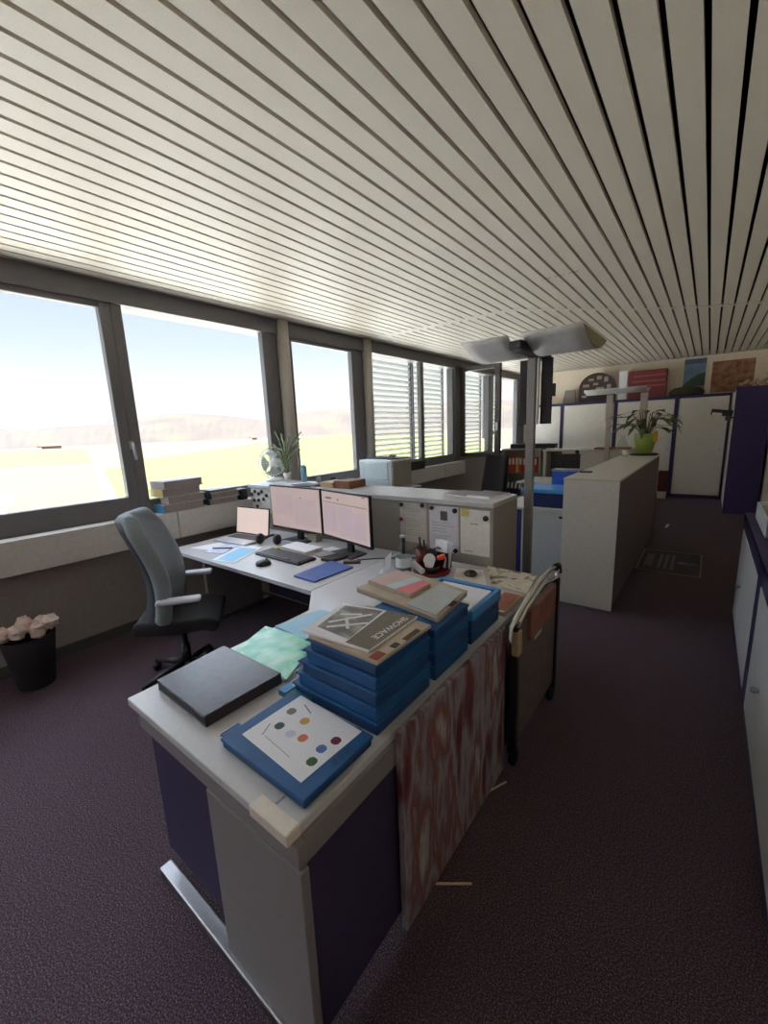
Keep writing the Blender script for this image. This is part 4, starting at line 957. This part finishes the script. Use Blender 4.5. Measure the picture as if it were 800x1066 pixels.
# ------------------------------------------------------------------ back wall of cabinets
CY = 10.55
edges = [-2.80, -1.69, -.60, .305]
labs = ['white cabinet at the left of the navy framed wall', 'middle white cabinet of the back wall, behind the lamp posts', 'white cabinet at the right of the back wall beside the purple side panel']
edges = [-3.55, -2.78, -1.66, -.56, .30]
labs = ['leftmost white cabinet of the back wall, behind the lamp pole', 'white cabinet of the back wall behind the first lamp post', 'white cabinet of the back wall behind the plant', 'white cabinet door with a spotlight at its top right, at the back wall']
for i in range(4):
    a, b = edges[i], edges[i + 1]
    t = thing('tall_cabinet', labs[i], 'cabinet', ((a + b) / 2, CY + .2, 0), 0, 'white cabinets along the back wall')
    part('carcass', MB().box(a + .002, b - .002, CY + .02, YB - .003, .06, 2.05), offw, t)
    part('frame', MB().box(a + .001, a + .034, CY - .015, CY + .02, .0, 2.07).box(b - .034, b - .001, CY - .015, CY + .02, 0, 2.07).box(a + .001, b - .001, CY - .012, CY + .02, 2.015, 2.07).box(a + .001, b - .001, CY + .0, CY + .02, 0, .07), navyf, t)
    part('door', MB().box(a + .04, b - (.04 if i < 3 else .01), CY - .004, CY + .018, .07, 2.012), doorm, t, bevel=.003)
    part('lock', MB().lathe([(.012, -.012), (.012, 0)], (b - .1, CY - .004, 1.0), 12, 'Y'), steel, t)
# right row: tall cabinet with navy side, nearer low cabinets
t = thing('tall_cabinet', 'tall dark purple sided cabinet in front of the right wall', 'cabinet', (.54, 9.8, 0))
part('side_panel', MB().box(.303, .745, 9.03, 9.06, 0, 2.06), navy2, t)
part('carcass', MB().box(.315, .745, 9.06, 10.52, .0, 2.05), offw, t)
part('top', MB().box(.303, .745, 9.03, 10.52, 2.06, 2.08), navyf, t)
t = thing('wall_spotlight', 'small black spotlight with a pale lens on the back cabinet door', 'lamp', (.2, 9.2, 1.6))
part('arm', MB().tube([(.302, 9.16, 1.60), (.25, 9.14, 1.60), (.22, 9.12, 1.64)], .016), blk, t)
part('head', MB().obox((.15, 9.10, 1.685), (.29, .12, .10), ry=.15).box(.20, .275, 9.05, 9.11, 1.555, 1.625), blk, t, bevel=.012)
part('lens', MB().obox((.085, 9.036, 1.662), (.13, .02, .055), ry=.15), M('lens_pale', (226, 214, 196), .3), t, bevel=.006)
LY = [(2.90, 4.27, 'far low cabinet of the right-hand row, carrying the white carton'), (1.45, 2.83, 'near low cabinet of the right-hand row at the picture edge')]
for i, (a, b, lb) in enumerate(LY):
    t = thing('low_cabinet', lb, 'cabinet', (.5, (a + b) / 2, 0), 0, 'low cabinets along the right wall')
    part('carcass', MB().box(.31, .76, a, b, .05, .84), M('lowcab_body', (190, 196, 208), .5), t)
    part('frame', MB().box(.286, .31, a - .035, a + .06, 0, .86).box(.286, .31, b - .06, b + .035, 0, .86).box(.286, .31, a, b, .755, .865).box(.286, .31, a, b, 0, .06).box(.286, .762, a - .034, b + .034, .841, .866), navyf, t)
    part('door', MB().box(.283, .308, a + .062, b - .062, .062, .752), M('lowcab_door', (204, 208, 214), .5, noise=.04), t, bevel=.003)
    part('knob', MB().lathe([(.010, -.03), (.014, -.018), (.008, -.006), (.008, 0)], (.283, b - .45 if i == 0 else b - .5, .40), 14, 'X'), steel, t)
part_ = one('door_rail', MB().box(.272, .281, 3.05, 3.35, .28, .30), navyf, 'x', 'rail'); bpy.data.objects.remove(part_)
t = thing('carton', 'white open carton with papers on the far low cabinet', 'box', (.45, 3.55, .867))
part('box', MB().box(.335, .60, 3.40, 4.10, .867, .875).box(.335, .345, 3.40, 4.10, .867, .99).box(.59, .60, 3.40, 4.10, .867, .99).box(.335, .60, 3.40, 3.41, .867, .99).box(.335, .60, 4.09, 4.10, .867, .99), M('carton_white', (222, 226, 238), .6), t, bevel=.002)
one('paper_stack', MB().box(.35, .585, 3.45, 4.05, .876, .965), M('greyish_paper', (158, 156, 164), .7, noise=.15, scale=30), 'grey paper stack inside the white carton', 'paper')

# things on top of the back cabinets and wall pictures
TY = 10.70; TZ = 2.071
one('desk_clock', MB().prism([(-2.66, 0), (-2.36, 0), (-2.40, .30), (-2.60, .30)], 0, .12), M('case_grey', (132, 124, 114), .6), 'grey slanted case at the left on top of the back cabinets', 'case')
o = bpy.data.objects['desk_clock']; o.name = 'storage_case'
me = o.data
for v in me.vertices: v.co = (v.co.x, v.co.z, v.co.y + .15)
o.location = (-2.68, TY, TZ)
t = thing('display_case', 'dark arch-shaped display with small pale labels on the back cabinets', 'display', (-2.05, TY, TZ))
ar = [(-.42, 0), (.33, 0)] + [(-.045 + .375 * math.cos(PI * k / 12), .30 + .33 * math.sin(PI * k / 12)) for k in range(13)]
m = MB().prism(ar, 0, .08); m.v = [(x_, z_, y_) for x_, y_, z_ in m.v]
part('body', m, M('arch_dark', (58, 44, 44), .7, noise=.15, scale=20), t, world=False)
lb_ = MB()
random.seed(5)
for (x_, z_, w2, h2) in ((-.17, .46, .11, .05), (.0, .48, .10, .08), (.14, .42, .08, .11), (-.27, .33, .13, .06), (-.07, .36, .10, .05), (.02, .22, .16, .09), (-.24, .2, .14, .05), (.20, .28, .08, .08), (-.3, .1, .1, .05)):
    lb_.box(x_ - w2 / 2, x_ + w2 / 2, -.006, -.001, z_, z_ + h2)
part('labels', lb_, M('label_pale', (170, 158, 146), .7, noise=.2, scale=12), t, world=False)
one('paper_roll', MB().box(-1.66, -1.50, TY, TY + .05, TZ, TZ + .60), white, 'white upright card between the arch display and the red case', 'card')
t = thing('red_case', 'dark red striped case on top of the back cabinets', 'case', (-1.12, TY, TZ))
part('body', MB().box(-1.48, -.78, TY, TY + .16, TZ, TZ + .58), M('maroon', (120, 48, 54), .6, noise=.1), t, bevel=.006)
part('stripes', MB().box(-1.38, -.80, TY - .004, TY, TZ + .24, TZ + .27).box(-1.40, -.82, TY - .004, TY, TZ + .34, TZ + .37).box(-1.38, -.80, TY - .004, TY, TZ + .45, TZ + .48), M('stripe_rose', (168, 92, 96), .6), t)
one('fabric_bundle', MB().lathe([(.02, 0), (.30, .01), (.32, .07), (.22, .16), (.02, .19)], (-.60, TY + .05, TZ), 18), M('bundle_dark', (72, 66, 58), .9, noise=.3, scale=14), 'dark low bundle on the cabinets right of the red case', 'bundle')
bpy.data.objects['fabric_bundle'].scale = (.95, .5, 1); bpy.data.objects['fabric_bundle'].location.y = TY + .02; bpy.data.objects['fabric_bundle'].location.x = -.43
t = thing('poster', 'poster of sky and dark green hills on the back wall', 'poster', (-.33, YB - .02, 2.1))
part('sheet', MB().box(-.51, -.15, YB - .014, YB - .004, 2.09, 2.80), M('poster_sky', (120, 146, 166), .6, noise=.2, scale=6), t)
gm = MB().prism([(-.51, 2.26), (-.15, 2.26), (-.15, 2.52), (-.25, 2.50), (-.33, 2.44), (-.42, 2.38), (-.51, 2.30)], 0, .003); gm.v = [(x_, YB - .014 - z_, y_) for x_, y_, z_ in gm.v]
part('green_print', gm, M('poster_green', (62, 84, 72), .7, noise=.15, scale=9), t)
part('caption', MB().box(-.50, -.16, YB - .018, YB - .014, 2.10, 2.25), M('poster_grey', (168, 168, 162), .7), t)
part('top_band', MB().box(-.51, -.15, YB - .018, YB - .014, 2.70, 2.79), M('poster_blue', (78, 92, 122), .7, noise=.25, scale=30), t)
t = thing('poster', 'reddish brown picture on the back wall right of the sky poster', 'poster', (.27, YB - .02, 2.1))
part('sheet', MB().box(-.05, .60, YB - .014, YB - .004, 2.10, 2.70), ramp_mat('brick_print', 9, [(.35, (120, 72, 58)), (.5, (160, 112, 88)), (.65, (172, 140, 112))], .7), t)
t = thing('dried_flowers', 'pale dried flowers lying on the purple cabinet', 'flowers', (.52, 9.3, 2.081))
random.seed(21)
stx = MB(); bl_ = MB()
for k in range(9):
    x0, y0 = .38 + .035 * k + random.uniform(-.02, .02), 9.22 + random.uniform(-.1, .1)
    stx.tube([(x0 + .06, y0 + .05, 2.088), (x0 + .02, y0, 2.11), (x0, y0, 2.13)], .004, 5)
    bl_.lathe([(.004, -.02), (.032, -.01), (.038, .01), (.02, .028), (.004, .03)], (x0, y0, 2.13 + .02 * (k % 3)), 9)
part('stems', stx, M('stem_red', (120, 76, 58), .8), t); part('blossoms', bl_, M('blossom', (206, 188, 164), .8, noise=.12, scale=50), t)

# dark red extinguisher-like box behind the counter end, floor box
t = thing('waste_bin', 'dark red bin on a white base in front of the back cabinets', 'bin', (-.66, 10.3, 0))
part('base', MB().box(-.74, -.59, 10.22, 10.38, 0, .15), offw, t, bevel=.004)
part('bin', MB().box(-.745, -.585, 10.21, 10.39, .15, .57), M('maroon2', (92, 34, 40), .6), t, bevel=.006)
t = thing('floor_box', 'framed floor panel set in the dark carpet beyond the counter', 'floor panel', (-.22, 5.62, 0))
part('frame', MB().box(-.52, -.50, 5.16, 6.06, 0, .006).box(.055, .07, 5.16, 6.06, 0, .006).box(-.52, .07, 5.16, 5.175, 0, .005).box(-.52, .07, 6.045, 6.06, 0, .005), M('frame_worn', (118, 112, 122), .4, .6), t)
part('plate', MB().box(-.50, .055, 5.175, 6.045, 0, .003), M('plate_dark', (52, 44, 56), .7), t)
mk = MB().box(-.46, -.38, 5.35, 5.85, .003, .004).box(-.33, -.30, 5.3, 5.9, .003, .004).box(-.27, -.24, 5.3, 5.9, .003, .004).box(-.21, -.18, 5.3, 5.9, .003, .004).lathe([(.06, .003), (.06, .004)], (-.10, 5.6, 0), 18).box(-.04, .04, 5.58, 5.63, .003, .004)
part('inset', mk, M('inset_grey', (96, 92, 104), .6), t)
one('paper_scrap', MB().prism([(-.40, 7.45), (-.37, 7.44), (-.355, 7.70), (-.39, 7.70)], 0, .004), white, 'tiny white scrap on the carpet beyond the floor panel', 'scrap')

# ------------------------------------------------------------------ light
W = bpy.data.worlds.new('sky'); S.world = W; W.use_nodes = True
nt = W.node_tree; nt.nodes.clear()
out = nt.nodes.new('ShaderNodeOutputWorld'); bg = nt.nodes.new('ShaderNodeBackground')
tc = nt.nodes.new('ShaderNodeTexCoord'); sx = nt.nodes.new('ShaderNodeSeparateXYZ'); rp = nt.nodes.new('ShaderNodeValToRGB')
nt.links.new(tc.outputs['Generated'], sx.inputs['Vector']); nt.links.new(sx.outputs['Z'], rp.inputs['Fac'])
els = rp.color_ramp.elements
st = [(0, (.95, .95, .95)), (.09, (.96, .97, .98)), (.18, (.72, .80, .91)), (.30, (.57, .66, .81)), (.42, (3.6, 4.0, 4.7)), (.75, (3.6, 4.0, 4.7))]
while len(els) < len(st): els.new(.5)
for e, (p_, c) in zip(els, st): e.position = p_; e.color = (*c, 1)
bg.inputs['Strength'].default_value = .54
nt.links.new(rp.outputs['Color'], bg.inputs['Color']); nt.links.new(bg.outputs['Background'], out.inputs['Surface'])
sl = bpy.data.lights.new('sun', 'SUN'); so = bpy.data.objects.new('sun', sl); COL.objects.link(so)
sl.energy = 20; sl.angle = .009; sl.color = (1, .985, .95)
so.rotation_euler = Vector((.06, -.62, .78)).to_track_quat('Z', 'Y').to_euler()
S.cycles.use_denoising = True
S.cycles.max_bounces = 14; S.cycles.diffuse_bounces = 8; S.cycles.transparent_max_bounces = 24
S.cycles.caustics_reflective = False; S.cycles.caustics_refractive = False
S.cycles.sample_clamp_indirect = 8
S.view_settings.view_transform = 'Standard'; S.view_settings.look = 'None'; S.view_settings.gamma = 1
S.view_settings.use_curve_mapping = False
S.view_settings.exposure = 1.2
